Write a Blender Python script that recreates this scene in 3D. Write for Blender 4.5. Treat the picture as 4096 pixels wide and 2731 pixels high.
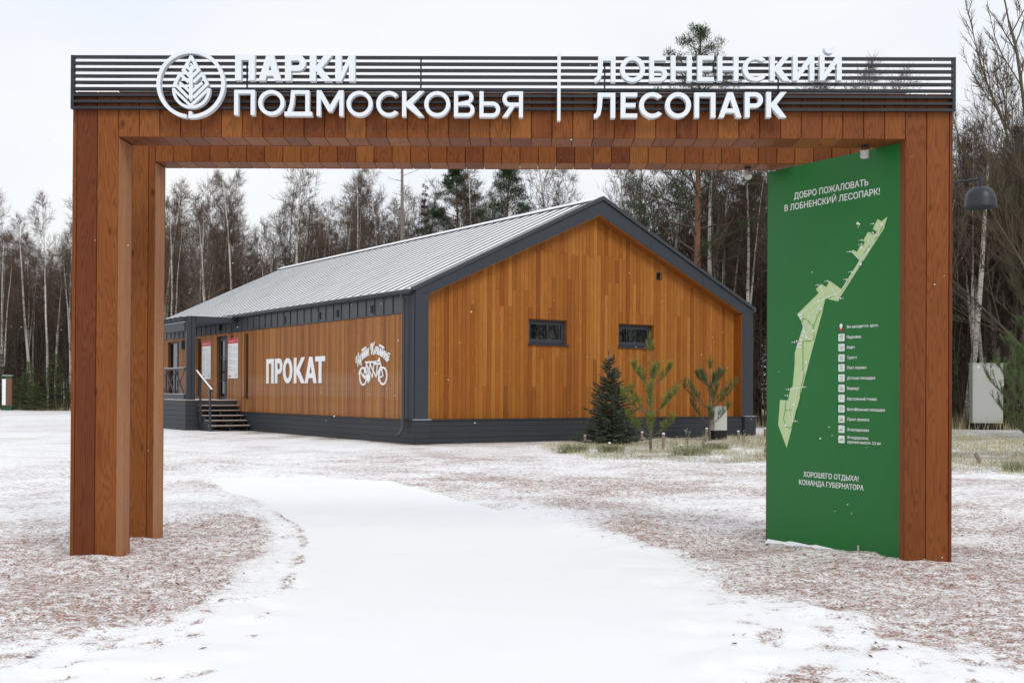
import bpy, math, random
import numpy as np
from mathutils import Vector, Matrix, Euler
R = math.radians
for o in list(bpy.data.objects): bpy.data.objects.remove(o)
scene = bpy.context.scene
C = scene.collection

# ------------------------------------------------------------------ camera
cd = bpy.data.cameras.new('camera'); cam = bpy.data.objects.new('camera', cd); C.objects.link(cam)
cd.sensor_width = 36; cd.lens = 40.067; cd.shift_y = 0.0423; cd.clip_start = 0.1; cd.clip_end = 2000
cam.location = (0, 0, 1.4)
cam.matrix_world = Matrix.Translation((0, 0, 1.4)) @ Matrix.Rotation(R(.571), 4, 'Z') @ Matrix.Rotation(R(90.365), 4, 'X') @ Matrix.Rotation(R(.309), 4, 'Z')
scene.camera = cam

# ------------------------------------------------------------------ sky, sun, exposure
SUN_EL, SUN_AZ = R(42), R(150)          # azimuth clockwise from +Y: behind the camera, to the right
world = bpy.data.worlds.new('World'); scene.world = world; world.use_nodes = True
nt = world.node_tree; nt.nodes.clear()
def wn(t, **k):
    n = nt.nodes.new(t)
    for a, b in k.items(): setattr(n, a, b)
    return n
wo = wn('ShaderNodeOutputWorld'); bg = wn('ShaderNodeBackground'); bg.inputs[1].default_value = 0.1
sky = wn('ShaderNodeTexSky', sky_type='NISHITA'); sky.sun_disc = False
sky.sun_elevation = SUN_EL; sky.sun_rotation = SUN_AZ
tc = wn('ShaderNodeTexCoord'); mp = wn('ShaderNodeMapping'); mp.inputs['Scale'].default_value = (1.3, 1.3, 3.0)
no = wn('ShaderNodeTexNoise'); no.inputs['Scale'].default_value = 1.7; no.inputs['Detail'].default_value = 5; no.inputs['Roughness'].default_value = .5
rp = wn('ShaderNodeValToRGB'); rp.color_ramp.elements[0].position = .3; rp.color_ramp.elements[1].position = .6
rp.color_ramp.elements[0].color = (8.2, 8.8, 9.9, 1); rp.color_ramp.elements[1].color = (9.6, 9.65, 9.7, 1)
mx = wn('ShaderNodeMixRGB'); mx.inputs[0].default_value = .93
L_ = nt.links.new
L_(tc.outputs['Generated'], mp.inputs[0]); L_(mp.outputs[0], no.inputs['Vector']); L_(no.outputs['Fac'], rp.inputs[0])
L_(sky.outputs[0], mx.inputs[1]); L_(rp.outputs[0], mx.inputs[2]); L_(mx.outputs[0], bg.inputs[0]); L_(bg.outputs[0], wo.inputs[0])
sd = bpy.data.lights.new('sun', 'SUN'); sd.energy = 1.15; sd.angle = R(22); sd.color = (1, .965, .92)
sun = bpy.data.objects.new('sun', sd); C.objects.link(sun)
sdir = Vector((math.sin(SUN_AZ) * math.cos(SUN_EL), math.cos(SUN_AZ) * math.cos(SUN_EL), math.sin(SUN_EL)))
sun.rotation_euler = sdir.to_track_quat('Z', 'Y').to_euler(); sun.location = (20, -30, 40)
scene.view_settings.view_transform = 'Standard'; scene.view_settings.look = 'None'
scene.view_settings.exposure = 0.07; scene.view_settings.gamma = 1.0; scene.view_settings.use_curve_mapping = False
scene.render.engine = 'CYCLES'

# ------------------------------------------------------------------ materials
class NT:
    def __init__(s, name, rough=.6, spec=.4):
        s.m = bpy.data.materials.new(name); s.m.use_nodes = True
        s.t = s.m.node_tree; s.b = s.t.nodes['Principled BSDF']
        s.b.inputs['Roughness'].default_value = rough; s.b.inputs['Specular IOR Level'].default_value = spec
    def n(s, t, **k):
        x = s.t.nodes.new(t)
        for a, b in k.items(): setattr(x, a, b)
        return x
    def l(s, a, b): s.t.links.new(a, b)
    def val(s, op, a, b=None, c=None):
        x = s.n('ShaderNodeMath', operation=op)
        for i, v in enumerate((a, b, c)):
            if v is None: continue
            if isinstance(v, (int, float)): x.inputs[i].default_value = v
            else: s.l(v, x.inputs[i])
        return x.outputs[0]
    def ramp(s, fac, stops):
        x = s.n('ShaderNodeValToRGB'); e = x.color_ramp.elements
        while len(e) < len(stops): e.new(.5)
        for i, (p, c) in enumerate(stops): e[i].position = p; e[i].color = (*c, 1)
        s.l(fac, x.inputs[0]); return x.outputs[0]
    def mix(s, f, a, b, blend='MIX'):
        x = s.n('ShaderNodeMixRGB', blend_type=blend)
        for i, v in enumerate((f, a, b)):
            if isinstance(v, (int, float)): x.inputs[i].default_value = v
            elif isinstance(v, tuple): x.inputs[i].default_value = (*v, 1)
            else: s.l(v, x.inputs[i])
        return x.outputs[0]
    def noise(s, vec, scale, detail=3, rough=.5):
        x = s.n('ShaderNodeTexNoise'); x.inputs['Scale'].default_value = scale
        x.inputs['Detail'].default_value = detail; x.inputs['Roughness'].default_value = rough
        s.l(vec, x.inputs['Vector']); return x.outputs['Fac']
    def coords(s, kind='Object', sc=(1, 1, 1), rnd=0):
        t = s.n('ShaderNodeTexCoord'); m = s.n('ShaderNodeMapping'); m.inputs['Scale'].default_value = sc
        s.l(t.outputs[kind], m.inputs[0])
        if rnd:
            oi = s.n('ShaderNodeObjectInfo'); v = s.val('MULTIPLY', oi.outputs['Random'], rnd)
            cx = s.n('ShaderNodeCombineXYZ'); s.l(v, cx.inputs[0]); s.l(v, cx.inputs[1]); s.l(v, cx.inputs[2])
            s.l(cx.outputs[0], m.inputs['Location'])
        return m.outputs[0]
    def bump(s, h, strength=.3, dist=.01):
        x = s.n('ShaderNodeBump'); x.inputs['Strength'].default_value = strength; x.inputs['Distance'].default_value = dist
        s.l(h, x.inputs['Height']); s.l(x.outputs[0], s.b.inputs['Normal'])
    def col(s, c):
        if isinstance(c, tuple): s.b.inputs['Base Color'].default_value = (*c, 1)
        else: s.l(c, s.b.inputs['Base Color'])

def wood(name, cols, grain=.35, fine=True, rough=.55, knots=False, wet=False):
    w = NT(name, rough, .18)
    oi = w.n('ShaderNodeObjectInfo'); rnd = oi.outputs['Random']
    base = w.ramp(rnd, [(i / (len(cols) - 1), c) for i, c in enumerate(cols)])
    v = w.coords('Object', (1, 1, .075), 37)
    lo = w.noise(v, 11.0, 2, .4)
    rings = w.val('SINE', w.val('MULTIPLY', lo, 130.0))
    rings = w.val('MULTIPLY_ADD', rings, .5, .5)
    v2 = w.coords('Object', (1, 1, .025), 53)
    fi = w.noise(v2, 190.0, 3, .6)
    bl = w.noise(w.coords('Object', (1, 1, .35), 91), 3.2, 3, .5)
    dark = w.mix(.0, (.45, .36, .30), (.45, .36, .30))
    c1 = w.mix(w.val('MULTIPLY', w.val('POWER', rings, 2.5), grain), base, w.mix(1.0, base, (.52, .40, .33), 'MULTIPLY'))
    c2 = w.mix(w.val('MULTIPLY', fi, .55), c1, w.mix(1.0, c1, (.62, .52, .45), 'MULTIPLY'))
    c3 = w.mix(w.val('MULTIPLY', w.val('SUBTRACT', bl, .35), 1.2), c2, w.mix(1.0, c2, (.70, .66, .66), 'MULTIPLY'))
    if knots:
        vo = w.n('ShaderNodeTexVoronoi'); vo.inputs['Scale'].default_value = 3.3
        w.l(w.coords('Object', (1.6, 1.6, .8), 71), vo.inputs['Vector'])
        k = w.ramp(vo.outputs['Distance'], [(.05, (1, 1, 1)), (.14, (0, 0, 0))])
        c3 = w.mix(w.val('MULTIPLY', k, .75), c3, w.mix(1.0, c3, (.3, .24, .22), 'MULTIPLY'))
    if wet:
        st = w.noise(w.coords('Object', (1, 1, .22)), 3.0, 4, .7)
        k = w.ramp(st, [(.56, (0, 0, 0)), (.72, (1, 1, 1))])
        c3 = w.mix(w.val('MULTIPLY', k, .26), c3, (.6, .56, .52))
    w.col(c3)
    w.bump(w.val('ADD', w.val('MULTIPLY', fi, .7), w.val('MULTIPLY', rings, .3)), .25, .003)
    return w.m
W_ARCH = wood('arch_wood', [(.175, .047, .014), (.275, .091, .022), (.215, .064, .017), (.335, .126, .031), (.160, .043, .014), (.26, .084, .021), (.295, .103, .026)], .55, knots=True)
W_ARCH_LIT = wood('arch_wood_lit', [(.40, .185, .085), (.44, .215, .10), (.36, .165, .078)], .35)  # paler tan for left posts' inner faces: light from the right painted in
W_GABLE = wood('facade_wood', [(.38, .128, .019), (.45, .176, .032), (.33, .106, .018), (.50, .212, .043), (.40, .145, .022), (.28, .088, .017)], .42)
W_SIDE = wood('facade_wood_side', [(.37, .148, .038), (.45, .195, .053), (.31, .115, .030), (.50, .230, .064), (.39, .162, .041), (.25, .090, .028)], .42, wet=True)

def paint(name, c, rough=.5, var=.12, spec=.4, bump=.1, scale=30):
    w = NT(name, rough, spec); n = w.noise(w.coords('Object', (1, 1, 1)), scale, 4, .6)
    n2 = w.noise(w.coords('Object', (1, 1, 1)), 1.7, 3, .5)
    a = w.mix(w.val('MULTIPLY', n, var * 2), tuple(c), tuple(x * .65 for x in c))
    a = w.mix(w.val('MULTIPLY', n2, var * 1.5), a, tuple(min(1, x * 1.25 + .01) for x in c))
    w.col(a); w.bump(n, bump, .002); return w.m
M_DARK = paint('anthracite_paint', (.034, .040, .051), .5, .2)
M_DARK2 = paint('anthracite_metal', (.046, .051, .058), .42, .12)
M_CLAD = paint('anthracite_boards', (.030, .034, .042), .6, .3, scale=14)
M_SLAT = paint('slat_metal', (.020, .023, .029), .4, .1)
M_BLACK = paint('black_void', (.008, .008, .009), .6, .1)
M_WHITE = paint('white_enamel', (.86, .87, .88), .32, .03, bump=.02)
M_LETTER = paint('letter_enamel', (.76, .80, .85), .35, .06, bump=.02)
M_PRINT = paint('white_print', (.80, .82, .80), .5, .02, bump=.0)
M_GREYL = paint('grey_steel', (.50, .50, .48), .4, .08)
M_CAB = paint('cabinet_grey', (.56, .57, .53), .45, .05)
M_RED = paint('red_print', (.62, .03, .04), .5, .05)
M_INK = paint('ink_grey', (.16, .16, .18), .6, .05)
M_GREYP = paint('poster_print', (.38, .38, .40), .6, .05)
M_LINE = paint('icon_line', (.10, .22, .13), .6, .05)
M_YEL = paint('warning_yellow', (.85, .50, .02), .5, .05)
M_MAPL = paint('map_light_green', (.50, .64, .32), .5, .03, bump=0)
M_MAPG = paint('map_trail_green', (.06, .30, .04), .5, .03, bump=0)
M_PANEL = paint('panel_green', (.010, .150, .026), .36, .16, spec=.35, bump=.02, scale=8)
M_DGREEN = paint('dark_green_paint', (.02, .06, .03), .5, .1)
M_DECK = paint('deck_brown', (.16, .085, .045), .6, .2)
M_PEG = paint('peg_wood', (.26, .20, .16), .8, .3)
g = NT('window_glass', .01, .85); g.col((.004, .005, .006)); M_GLASS = g.m
g = NT('lens_glass', .15, .5); g.col((.75, .76, .74)); M_LENS = g.m

def snow_mat():
    w = NT('snow', .55, .25); n = w.noise(w.coords('Object', (1, 1, 1)), 22, 5, .6)
    w.col(w.mix(n, (.84, .86, .88), (.90, .905, .91))); w.bump(n, .3, .01); return w.m
M_SNOW = snow_mat()

def roof_snow():
    w = NT('roof_snow', .6, .25)
    v = w.coords('Object', (1, 1, 1)); n = w.noise(v, 7, 6, .7); n2 = w.noise(v, 45, 3, .6)
    k = w.ramp(w.val('ADD', w.val('MULTIPLY', n, .7), w.val('MULTIPLY', n2, .3)), [(.34, (1, 1, 1)), (.42, (0, 0, 0))])
    w.col(w.mix(w.val('MULTIPLY', k, .32), (.86, .87, .88), (.10, .11, .12))); w.bump(n2, .2, .01); return w.m
M_RSNOW = roof_snow()

def birch_bark():
    w = NT('birch_bark', .7, .2)
    a = w.noise(w.coords('Object', (2.2, 2.2, 9), 20), 2.2, 4, .65); b = w.noise(w.coords('Object', (3, 3, 30), 20), 1.6, 2, .5)
    k = w.ramp(a, [(.57, (0, 0, 0)), (.63, (1, 1, 1))]); k2 = w.ramp(b, [(.60, (0, 0, 0)), (.66, (1, 1, 1))])
    c = w.mix(k, (.68, .64, .57), (.06, .05, .045)); c = w.mix(w.val('MULTIPLY', k2, .8), c, (.05, .045, .04))
    w.col(c); return w.m
M_BIRCH = birch_bark()
def bark(name, c0, c1, sc=8):
    w = NT(name, .85, .15); n = w.noise(w.coords('Object', (1, 1, .3), 13), sc, 4, .7); w.col(w.mix(n, c0, c1)); return w.m
M_TWIG = bark('twig_brown', (.090, .062, .048), (.165, .120, .092))
M_TWIG2 = bark('twig_dark', (.055, .040, .031), (.110, .080, .062))
M_TRUNKG = bark('grey_bark', (.09, .085, .07), (.19, .17, .14))
M_SNAG = bark('dead_wood', (.16, .14, .12), (.30, .27, .24))
M_ORANGE = bark('pine_bark', (.15, .085, .055), (.34, .17, .10), 5)
M_TWIGY = bark('lichen_twig', (.085, .072, .055), (.17, .14, .09), 3)
def needles(name, c0, c1, sc=3, frost=0):
    w = NT(name, .6, .2); n = w.noise(w.coords('Object', (1, 1, 1), 17), sc, 3, .6)
    c = w.mix(w.ramp(n, [(.35, (0, 0, 0)), (.65, (1, 1, 1))]), c0, c1); w.col(c); return w.m
M_PINE = needles('pine_needles', (.022, .048, .020), (.065, .105, .038), 1.2)
M_PINEY = needles('young_pine_needles', (.13, .18, .035), (.30, .33, .07), 9)
M_PINEB = needles('young_pine_needles_dark', (.07, .13, .045), (.17, .24, .085), 9)
M_SPRUCE = needles('spruce_needles', (.045, .065, .040), (.155, .185, .125), 12)
M_SPRUCED = needles('dark_spruce_needles', (.018, .022, .015), (.045, .050, .034), 1.0)
M_SPRUCEG = needles('bush_spruce_needles', (.05, .085, .03), (.13, .17, .06), 2.0)
M_GRASS = needles('dry_grass', (.36, .30, .13), (.60, .54, .34), 5)
M_GRASSG = needles('green_grass', (.14, .16, .07), (.42, .42, .27), 9)
M_GRASSW = needles('frosted_grass', (.50, .55, .50), (.80, .84, .84), 5)

def ground_mat():
    w = NT('ground_gravel_snow', .85, .2)
    at = w.n('ShaderNodeAttribute', attribute_name='snow'); av = w.n('ShaderNodeAttribute', attribute_name='veg')
    v = w.coords('Object', (1, 1, 1))
    vo = w.n('ShaderNodeTexVoronoi'); vo.inputs['Scale'].default_value = 62; w.l(v, vo.inputs['Vector'])
    sep = w.n('ShaderNodeSeparateColor'); w.l(vo.outputs['Color'], sep.inputs[0])
    grav = w.ramp(sep.outputs[0], [(0, (.19, .115, .09)), (.3, (.44, .235, .17)), (.6, (.54, .315, .24)), (.85, (.60, .43, .36)), (1, (.34, .26, .235))])
    grav = w.mix(w.val('MULTIPLY', w.ramp(vo.outputs['Distance'], [(.3, (0, 0, 0)), (.75, (1, 1, 1))]), .7), grav, (.05, .035, .03))
    n1 = w.noise(v, 65, 5, .7); n2 = w.noise(v, 13, 5, .65); n3 = w.noise(v, 1.3, 3, .5)
    n = w.val('ADD', w.val('ADD', w.val('MULTIPLY', n1, .52), w.val('MULTIPLY', n2, .36)), w.val('MULTIPLY', n3, .12))
    e = w.val('MULTIPLY_ADD', w.val('SUBTRACT', n, .5), 4.6, at.outputs['Fac'])
    m = w.ramp(e, [(.26, (0, 0, 0)), (.50, (.52, .52, .52)), (.74, (1, 1, 1))])
    veg = w.mix(n1, (.12, .085, .05), (.30, .26, .15))
    vm = w.ramp(w.val('MULTIPLY_ADD', w.val('SUBTRACT', n2, .5), .6, av.outputs['Fac']), [(.4, (0, 0, 0)), (.6, (1, 1, 1))])
    base = w.mix(vm, grav, veg)
    sn = w.mix(n3, (.84, .855, .875), (.89, .895, .90))
    w.col(w.mix(m, base, sn))
    h = w.val('ADD', w.val('MULTIPLY', m, .6), w.val('ADD', w.val('MULTIPLY', n1, .35), w.val('MULTIPLY', w.val('SUBTRACT', 1.0, m), w.val('MULTIPLY', sep.outputs[1], .5))))
    sm = w.ramp(at.outputs['Fac'], [(.0, (1, 1, 1)), (1.0, (.12, .12, .12))])
    b = w.n('ShaderNodeBump'); b.inputs['Distance'].default_value = .012; w.l(w.val('MULTIPLY', sm, .8), b.inputs['Strength'])
    w.l(h, b.inputs['Height']); w.l(b.outputs[0], w.b.inputs['Normal'])
    return w.m
M_GROUND = ground_mat()
M_PEB = bark('pebble_stone', (.24, .145, .115), (.56, .38, .31), 30)

# ------------------------------------------------------------------ mesh helpers
class MB:
    def __init__(s): s.v = []; s.f = []
    def add(s, vs, fs):
        k = len(s.v); s.v.extend(vs); s.f.extend([tuple(i + k for i in f) for f in fs])
    def box(s, x0, y0, z0, x1, y1, z1):
        s.add([(x0, y0, z0), (x1, y0, z0), (x1, y1, z0), (x0, y1, z0), (x0, y0, z1), (x1, y0, z1), (x1, y1, z1), (x0, y1, z1)],
              [(0, 3, 2, 1), (4, 5, 6, 7), (0, 1, 5, 4), (1, 2, 6, 5), (2, 3, 7, 6), (3, 0, 4, 7)]); return s
    def bar(s, p0, p1, w, d, up=(0, 0, 1)):
        p0 = Vector(p0); p1 = Vector(p1); t = (p1 - p0).normalized(); a = t.cross(Vector(up))
        if a.length < 1e-4: a = t.cross(Vector((0, 1, 0)))
        a.normalize(); b = a.cross(t); a *= w / 2; b *= d / 2
        s.add([tuple(p) for p in (p0 - a - b, p0 + a - b, p0 + a + b, p0 - a + b, p1 - a - b, p1 + a - b, p1 + a + b, p1 - a + b)],
              [(0, 1, 2, 3), (7, 6, 5, 4), (0, 4, 5, 1), (1, 5, 6, 2), (2, 6, 7, 3), (3, 7, 4, 0)]); return s
    def prism(s, poly, y0, y1):                 # polygon in x,z, extruded along y
        n = len(poly); a = sum(poly[i][0] * poly[(i + 1) % n][1] - poly[(i + 1) % n][0] * poly[i][1] for i in range(n))
        if a < 0: poly = poly[::-1]
        vs = [(x, y0, z) for x, z in poly] + [(x, y1, z) for x, z in poly]
        fs = [tuple(range(n)), tuple(range(2 * n - 1, n - 1, -1))] + [(i, i + n, (i + 1) % n + n, (i + 1) % n) for i in range(n)]
        s.add(vs, fs); return s
    def tube(s, pts, rad, n=6, cap=True):
        pts = [Vector(p) for p in pts]; m = len(pts); vs = []; fs = []
        if not isinstance(rad, (list, tuple)): rad = [rad] * m
        ref = None
        for i, p in enumerate(pts):
            t = (pts[min(i + 1, m - 1)] - pts[max(i - 1, 0)]).normalized()
            if ref is None: ref = t.cross(Vector((.3, 1, .2))); 
            a = (ref - t * ref.dot(t)); a.normalize(); ref = a; b = t.cross(a)
            for k in range(n):
                an = 2 * math.pi * k / n; q = p + (a * math.cos(an) + b * math.sin(an)) * rad[i]; vs.append((q.x, q.y, q.z))
        for i in range(m - 1):
            for k in range(n):
                k2 = (k + 1) % n; fs.append((i * n + k, i * n + k2, (i + 1) * n + k2, (i + 1) * n + k))
        if cap: fs.append(tuple(range(n - 1, -1, -1))); fs.append(tuple((m - 1) * n + k for k in range(n)))
        s.add(vs, fs); return s
    def lathe(s, prof, cx, cy, n=24):           # (r, z) pairs about a vertical axis
        vs = []; fs = []
        for r, z in prof:
            for k in range(n): an = 2 * math.pi * k / n; vs.append((cx + r * math.cos(an), cy + r * math.sin(an), z))
        for i in range(len(prof) - 1):
            for k in range(n): k2 = (k + 1) % n; fs.append((i * n + k, i * n + k2, (i + 1) * n + k2, (i + 1) * n + k))
        s.add(vs, fs); return s
    def twig(s, p, q, r):                       # three-sided pointed twig
        dx, dy, dz = q[0] - p[0], q[1] - p[1], q[2] - p[2]
        l = math.sqrt(dx * dx + dy * dy + dz * dz) + 1e-9
        ax, ay, az = dy / l, -dx / l, 0.0
        n = math.sqrt(ax * ax + ay * ay)
        if n < .05: ax, ay = 1.0, 0.0; n = 1.0
        ax /= n; ay /= n
        bx, by, bz = ay * dz / l, -ax * dz / l, (ax * dy - ay * dx) / l
        k = len(s.v)
        s.v += [(p[0] + ax * r, p[1] + ay * r, p[2]), (p[0] - .5 * ax * r + .87 * bx * r, p[1] - .5 * ay * r + .87 * by * r, p[2] + .87 * bz * r),
                (p[0] - .5 * ax * r - .87 * bx * r, p[1] - .5 * ay * r - .87 * by * r, p[2] - .87 * bz * r), tuple(q)]
        s.f += [(k, k + 1, k + 3), (k + 1, k + 2, k + 3), (k + 2, k, k + 3)]
    def blade(s, p, q, w, a):                   # one flat needle or blade
        k = len(s.v); cx, sx = math.cos(a) * w, math.sin(a) * w
        s.v += [(p[0] - cx, p[1] - sx, p[2]), (p[0] + cx, p[1] + sx, p[2]), tuple(q)]
        s.f.append((k, k + 1, k + 2))
    def mesh(s, name, mat, smooth=False):
        me = bpy.data.meshes.new(name); me.from_pydata(s.v, [], s.f)
        me.materials.append(mat)
        if smooth: me.polygons.foreach_set('use_smooth', [True] * len(me.polygons))
        return me
    def build(s, name, mat, parent=None, loc=(0, 0, 0), rot=None, smooth=False, **pr):
        return link(name, s.mesh(name, mat, smooth), parent, loc, rot, **pr)
def link(name, me, parent=None, loc=(0, 0, 0), rot=None, **pr):
    o = bpy.data.objects.new(name, me); C.objects.link(o)
    if parent is not None: o.parent = parent
    o.location = loc
    if rot: o.rotation_euler = rot
    for k, v in pr.items(): o[k] = v
    return o
def thing(name, label, cat, loc=(0, 0, 0), rz=0, group=None):
    o = bpy.data.objects.new(name, None); C.objects.link(o); o.location = loc; o.rotation_euler = (0, 0, rz)
    o.empty_display_size = .2; o['label'] = label; o['category'] = cat
    if group: o['group'] = group
    return o
_pc = {}
def plank(name, parent, size, loc, mat, ch=.004, rot=None):   # chamfered board about its centre, grain along local z
    key = (tuple(round(x, 4) for x in size), mat.name, ch)
    if key not in _pc:
        hx, hy, hz = (x / 2 for x in size); vs = []; c = min(ch, hx * .4, hy * .4, hz * .4)
        for sx in (-1, 1):
            for sy in (-1, 1):
                for sz in (-1, 1):
                    vs += [(sx * hx, sy * (hy - c), sz * (hz - c)), (sx * (hx - c), sy * hy, sz * (hz - c)), (sx * (hx - c), sy * (hy - c), sz * hz)]
        import bmesh
        bm = bmesh.new()
        for v in vs: bm.verts.new(v)
        bmesh.ops.convex_hull(bm, input=bm.verts)
        me = bpy.data.meshes.new(name); bm.to_mesh(me); bm.free(); me.materials.append(mat); _pc[key] = me
    return link(name, _pc[key], parent, loc, rot)

# text as geometry: lies in local x,z and faces -y
_tc = {}
def raw_text(s, bold=0., shear=0.):
    k = (s, bold, shear)
    if k not in _tc:
        cu = bpy.data.curves.new('t', 'FONT'); cu.body = s; cu.offset = bold; cu.shear = shear; cu.extrude = .5; cu.resolution_u = 6
        o = bpy.data.objects.new('t', cu); C.objects.link(o); bpy.context.view_layer.update()
        me = bpy.data.meshes.new_from_object(o.evaluated_get(bpy.context.evaluated_depsgraph_get()))
        v = [tuple(x.co) for x in me.vertices]; f = [tuple(p.vertices) for p in me.polygons]
        bpy.data.objects.remove(o); bpy.data.curves.remove(cu); bpy.data.meshes.remove(me); _tc[k] = (v, f)
    return _tc[k]
CAP = max(v[1] for v in raw_text('Н')[0])
def text_fit(mb, s, x0, x1, z0, z1, y, d, bold=0., shear=0., line=False, rot=0, piv=None):
    v, f = raw_text(s, bold, shear)
    ax, bx = min(p[0] for p in v), max(p[0] for p in v)
    az, bz = (-bold, CAP + bold) if line else (min(p[1] for p in v), max(p[1] for p in v))
    out = []
    for p in v:
        X = x0 + (p[0] - ax) / (bx - ax) * (x1 - x0); Z = z0 + (p[1] - az) / (bz - az) * (z1 - z0)
        if rot:
            cx, cz = piv or ((x0 + x1) / 2, (z0 + z1) / 2); c, s_ = math.cos(rot), math.sin(rot)
            X, Z = cx + (X - cx) * c - (Z - cz) * s_, cz + (X - cx) * s_ + (Z - cz) * c
        out.append((X, y - p[2] * d, Z))
    mb.add(out, f); return mb

# block letters drawn as outlines with an even stroke
def arc(cx, cz, rx, rz, a0, a1, n=14): return [(cx + rx * math.cos(R(a)), cz + rz * math.sin(R(a))) for a in np.linspace(a0, a1, n)]
def glyph(ch, w, h, s, b):
    m = .5 * h
    if ch == 'П': return [[(0, 0), (0, h), (w, h), (w, 0), (w - s, 0), (w - s, h - b), (s, h - b), (s, 0)]]
    if ch == 'Н': return [[(0, 0), (0, h), (s, h), (s, m + b / 2), (w - s, m + b / 2), (w - s, h), (w, h), (w, 0), (w - s, 0), (w - s, m - b / 2), (s, m - b / 2), (s, 0)]]
    if ch == 'Е': return [[(0, 0), (0, h), (w, h), (w, h - b), (s, h - b), (s, m + b / 2), (w * .9, m + b / 2), (w * .9, m - b / 2), (s, m - b / 2), (s, b), (w, b), (w, 0)]]
    if ch == 'Т': return [[(w / 2 - s / 2, 0), (w / 2 - s / 2, h - b), (0, h - b), (0, h), (w, h), (w, h - b), (w / 2 + s / 2, h - b), (w / 2 + s / 2, 0)]]
    if ch == 'И': t = h * (.20 + .55 * s / w); return [[(0, 0), (0, h), (s, h), (s, t), (w - s, h), (w, h), (w, 0), (w - s, 0), (w - s, h - t), (s, 0)]]
    if ch == 'К': j = s + (w - s) * .36; return [[(0, 0), (0, h), (s, h), (s, .56 * h), (w - 1.3 * s, h), (w, h), (j, .51 * h), (w, 0), (w - 1.35 * s, 0), (s, .40 * h), (s, 0)]]
    if ch == 'А':
        a, s1 = 1.15 * s, 1.1 * s; k = (w - a) / 2; y0 = .19 * h; x0 = s1 + y0 / h * k; y1 = y0 + b; x1 = s1 + y1 / h * k; ya = (w / 2 - s1) / k * h
        return [[(0, 0), (k, h), (k + a, h), (w, 0), (w - s1, 0), (w - x0, y0), (x0, y0), (s1, 0)], [(x1, y1), (w - x1, y1), (w / 2, ya)]]
    if ch == 'О': return [arc(w / 2, m, w / 2, m, 0, 350, 36), arc(w / 2, m, w / 2 - s, m - b, 0, 350, 36)]
    if ch == 'С': r_ = w / 1.77; return [arc(r_, m, r_, m, 42, 318, 30) + arc(r_, m, r_ - s, m - b, 314, 46, 30)]
    if ch == 'Р':
        bh = .62 * h; cx = w - min(bh / 2, .55 * w)
        return [[(0, 0), (0, h)] + arc(cx, h - bh / 2, w - cx, bh / 2, 90, -90) + [(s, h - bh), (s, 0)], [(s, h - b)] + arc(cx, h - bh / 2, w - cx - s, bh / 2 - b, 90, -90) + [(s, h - bh + b)]]
    if ch in 'ЬБ':
        bh = .60 * h; cx = w - min(bh / 2, .55 * w); top = [(0, h), (s, h)] if ch == 'Ь' else [(0, h), (w * .93, h), (w * .93, h - b), (s, h - b)]
        return [[(0, 0)] + top + [(s, bh)] + arc(cx, bh / 2, w - cx, bh / 2, 90, -90), [(s, bh - b)] + arc(cx, bh / 2, w - cx - s, bh / 2 - b, 90, -90) + [(s, b)]]
    if ch == 'В':
        c1 = w * .94 - .24 * h; c2 = w - .27 * h; k = .53 * h
        return [[(0, 0), (0, h)] + arc(c1, (h + k) / 2, .24 * h, (h - k) / 2, 90, -60, 12) + arc(c2, k / 2, .27 * h, k / 2, 75, -90, 12), [(s, h - b)] + arc(c1, (h + k) / 2, .24 * h - s, (h - k) / 2 - b + b * .2, 90, -90, 12) + [(s, k + b * .2)], [(s, k - b * .6)] + arc(c2, (k - b * .6 + b) / 2, .27 * h - s, (k - b * 1.6) / 2, 90, -90, 12) + [(s, b)]]
    if ch == 'Я':
        bh = .58 * h; cx = w - min(bh / 2, .5 * w); c = [[(0, 0), (0, h)] + arc(cx, h - bh / 2, w - cx, bh / 2, 90, -90) + [(w, 0), (w - 1.3 * s, 0), (max(cx - 1.2 * s, s * 1.05), h - bh), (s, h - bh), (s, 0)], [(s, h - b)] + arc(cx, h - bh / 2, w - cx - s, bh / 2 - b, 90, -90) + [(s, h - bh + b)]]
        return [[(w - x, z) for x, z in p] for p in c]
    if ch == 'Л': return [[(0, 0), (0, b * .95), (.06 * w, b), (.12 * w, b * 1.4), (.16 * w, .45 * h), (.18 * w, h), (w, h), (w, 0), (w - s, 0), (w - s, h - b), (.18 * w + s, h - b), (.165 * w + s * .95, .45 * h), (.13 * w + s * .8, .14 * h), (.09 * w + s * .4, .02 * h), (.05 * w, 0)]]
    if ch == 'Д': return [[(0, 0), (0, b * 1.15), (.10 * w, b * 1.15), (.20 * w, .5 * h), (.24 * w, h), (.90 * w, h), (.90 * w, b * 1.15), (w, b * 1.15), (w, 0)], [(.12 * w + s, b * 1.15), (.20 * w + s, .5 * h), (.235 * w + s * .95, h - b), (.90 * w - s, h - b), (.90 * w - s, b * 1.15)]]
    if ch == 'М': return [[(0, 0), (0, h), (1.15 * s, h), (w / 2, .42 * h), (w - 1.15 * s, h), (w, h), (w, 0), (w - s, 0), (w - s, .68 * h), (w / 2 + .45 * s, .17 * h), (w / 2 - .45 * s, .17 * h), (s, .68 * h), (s, 0)]]
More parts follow.
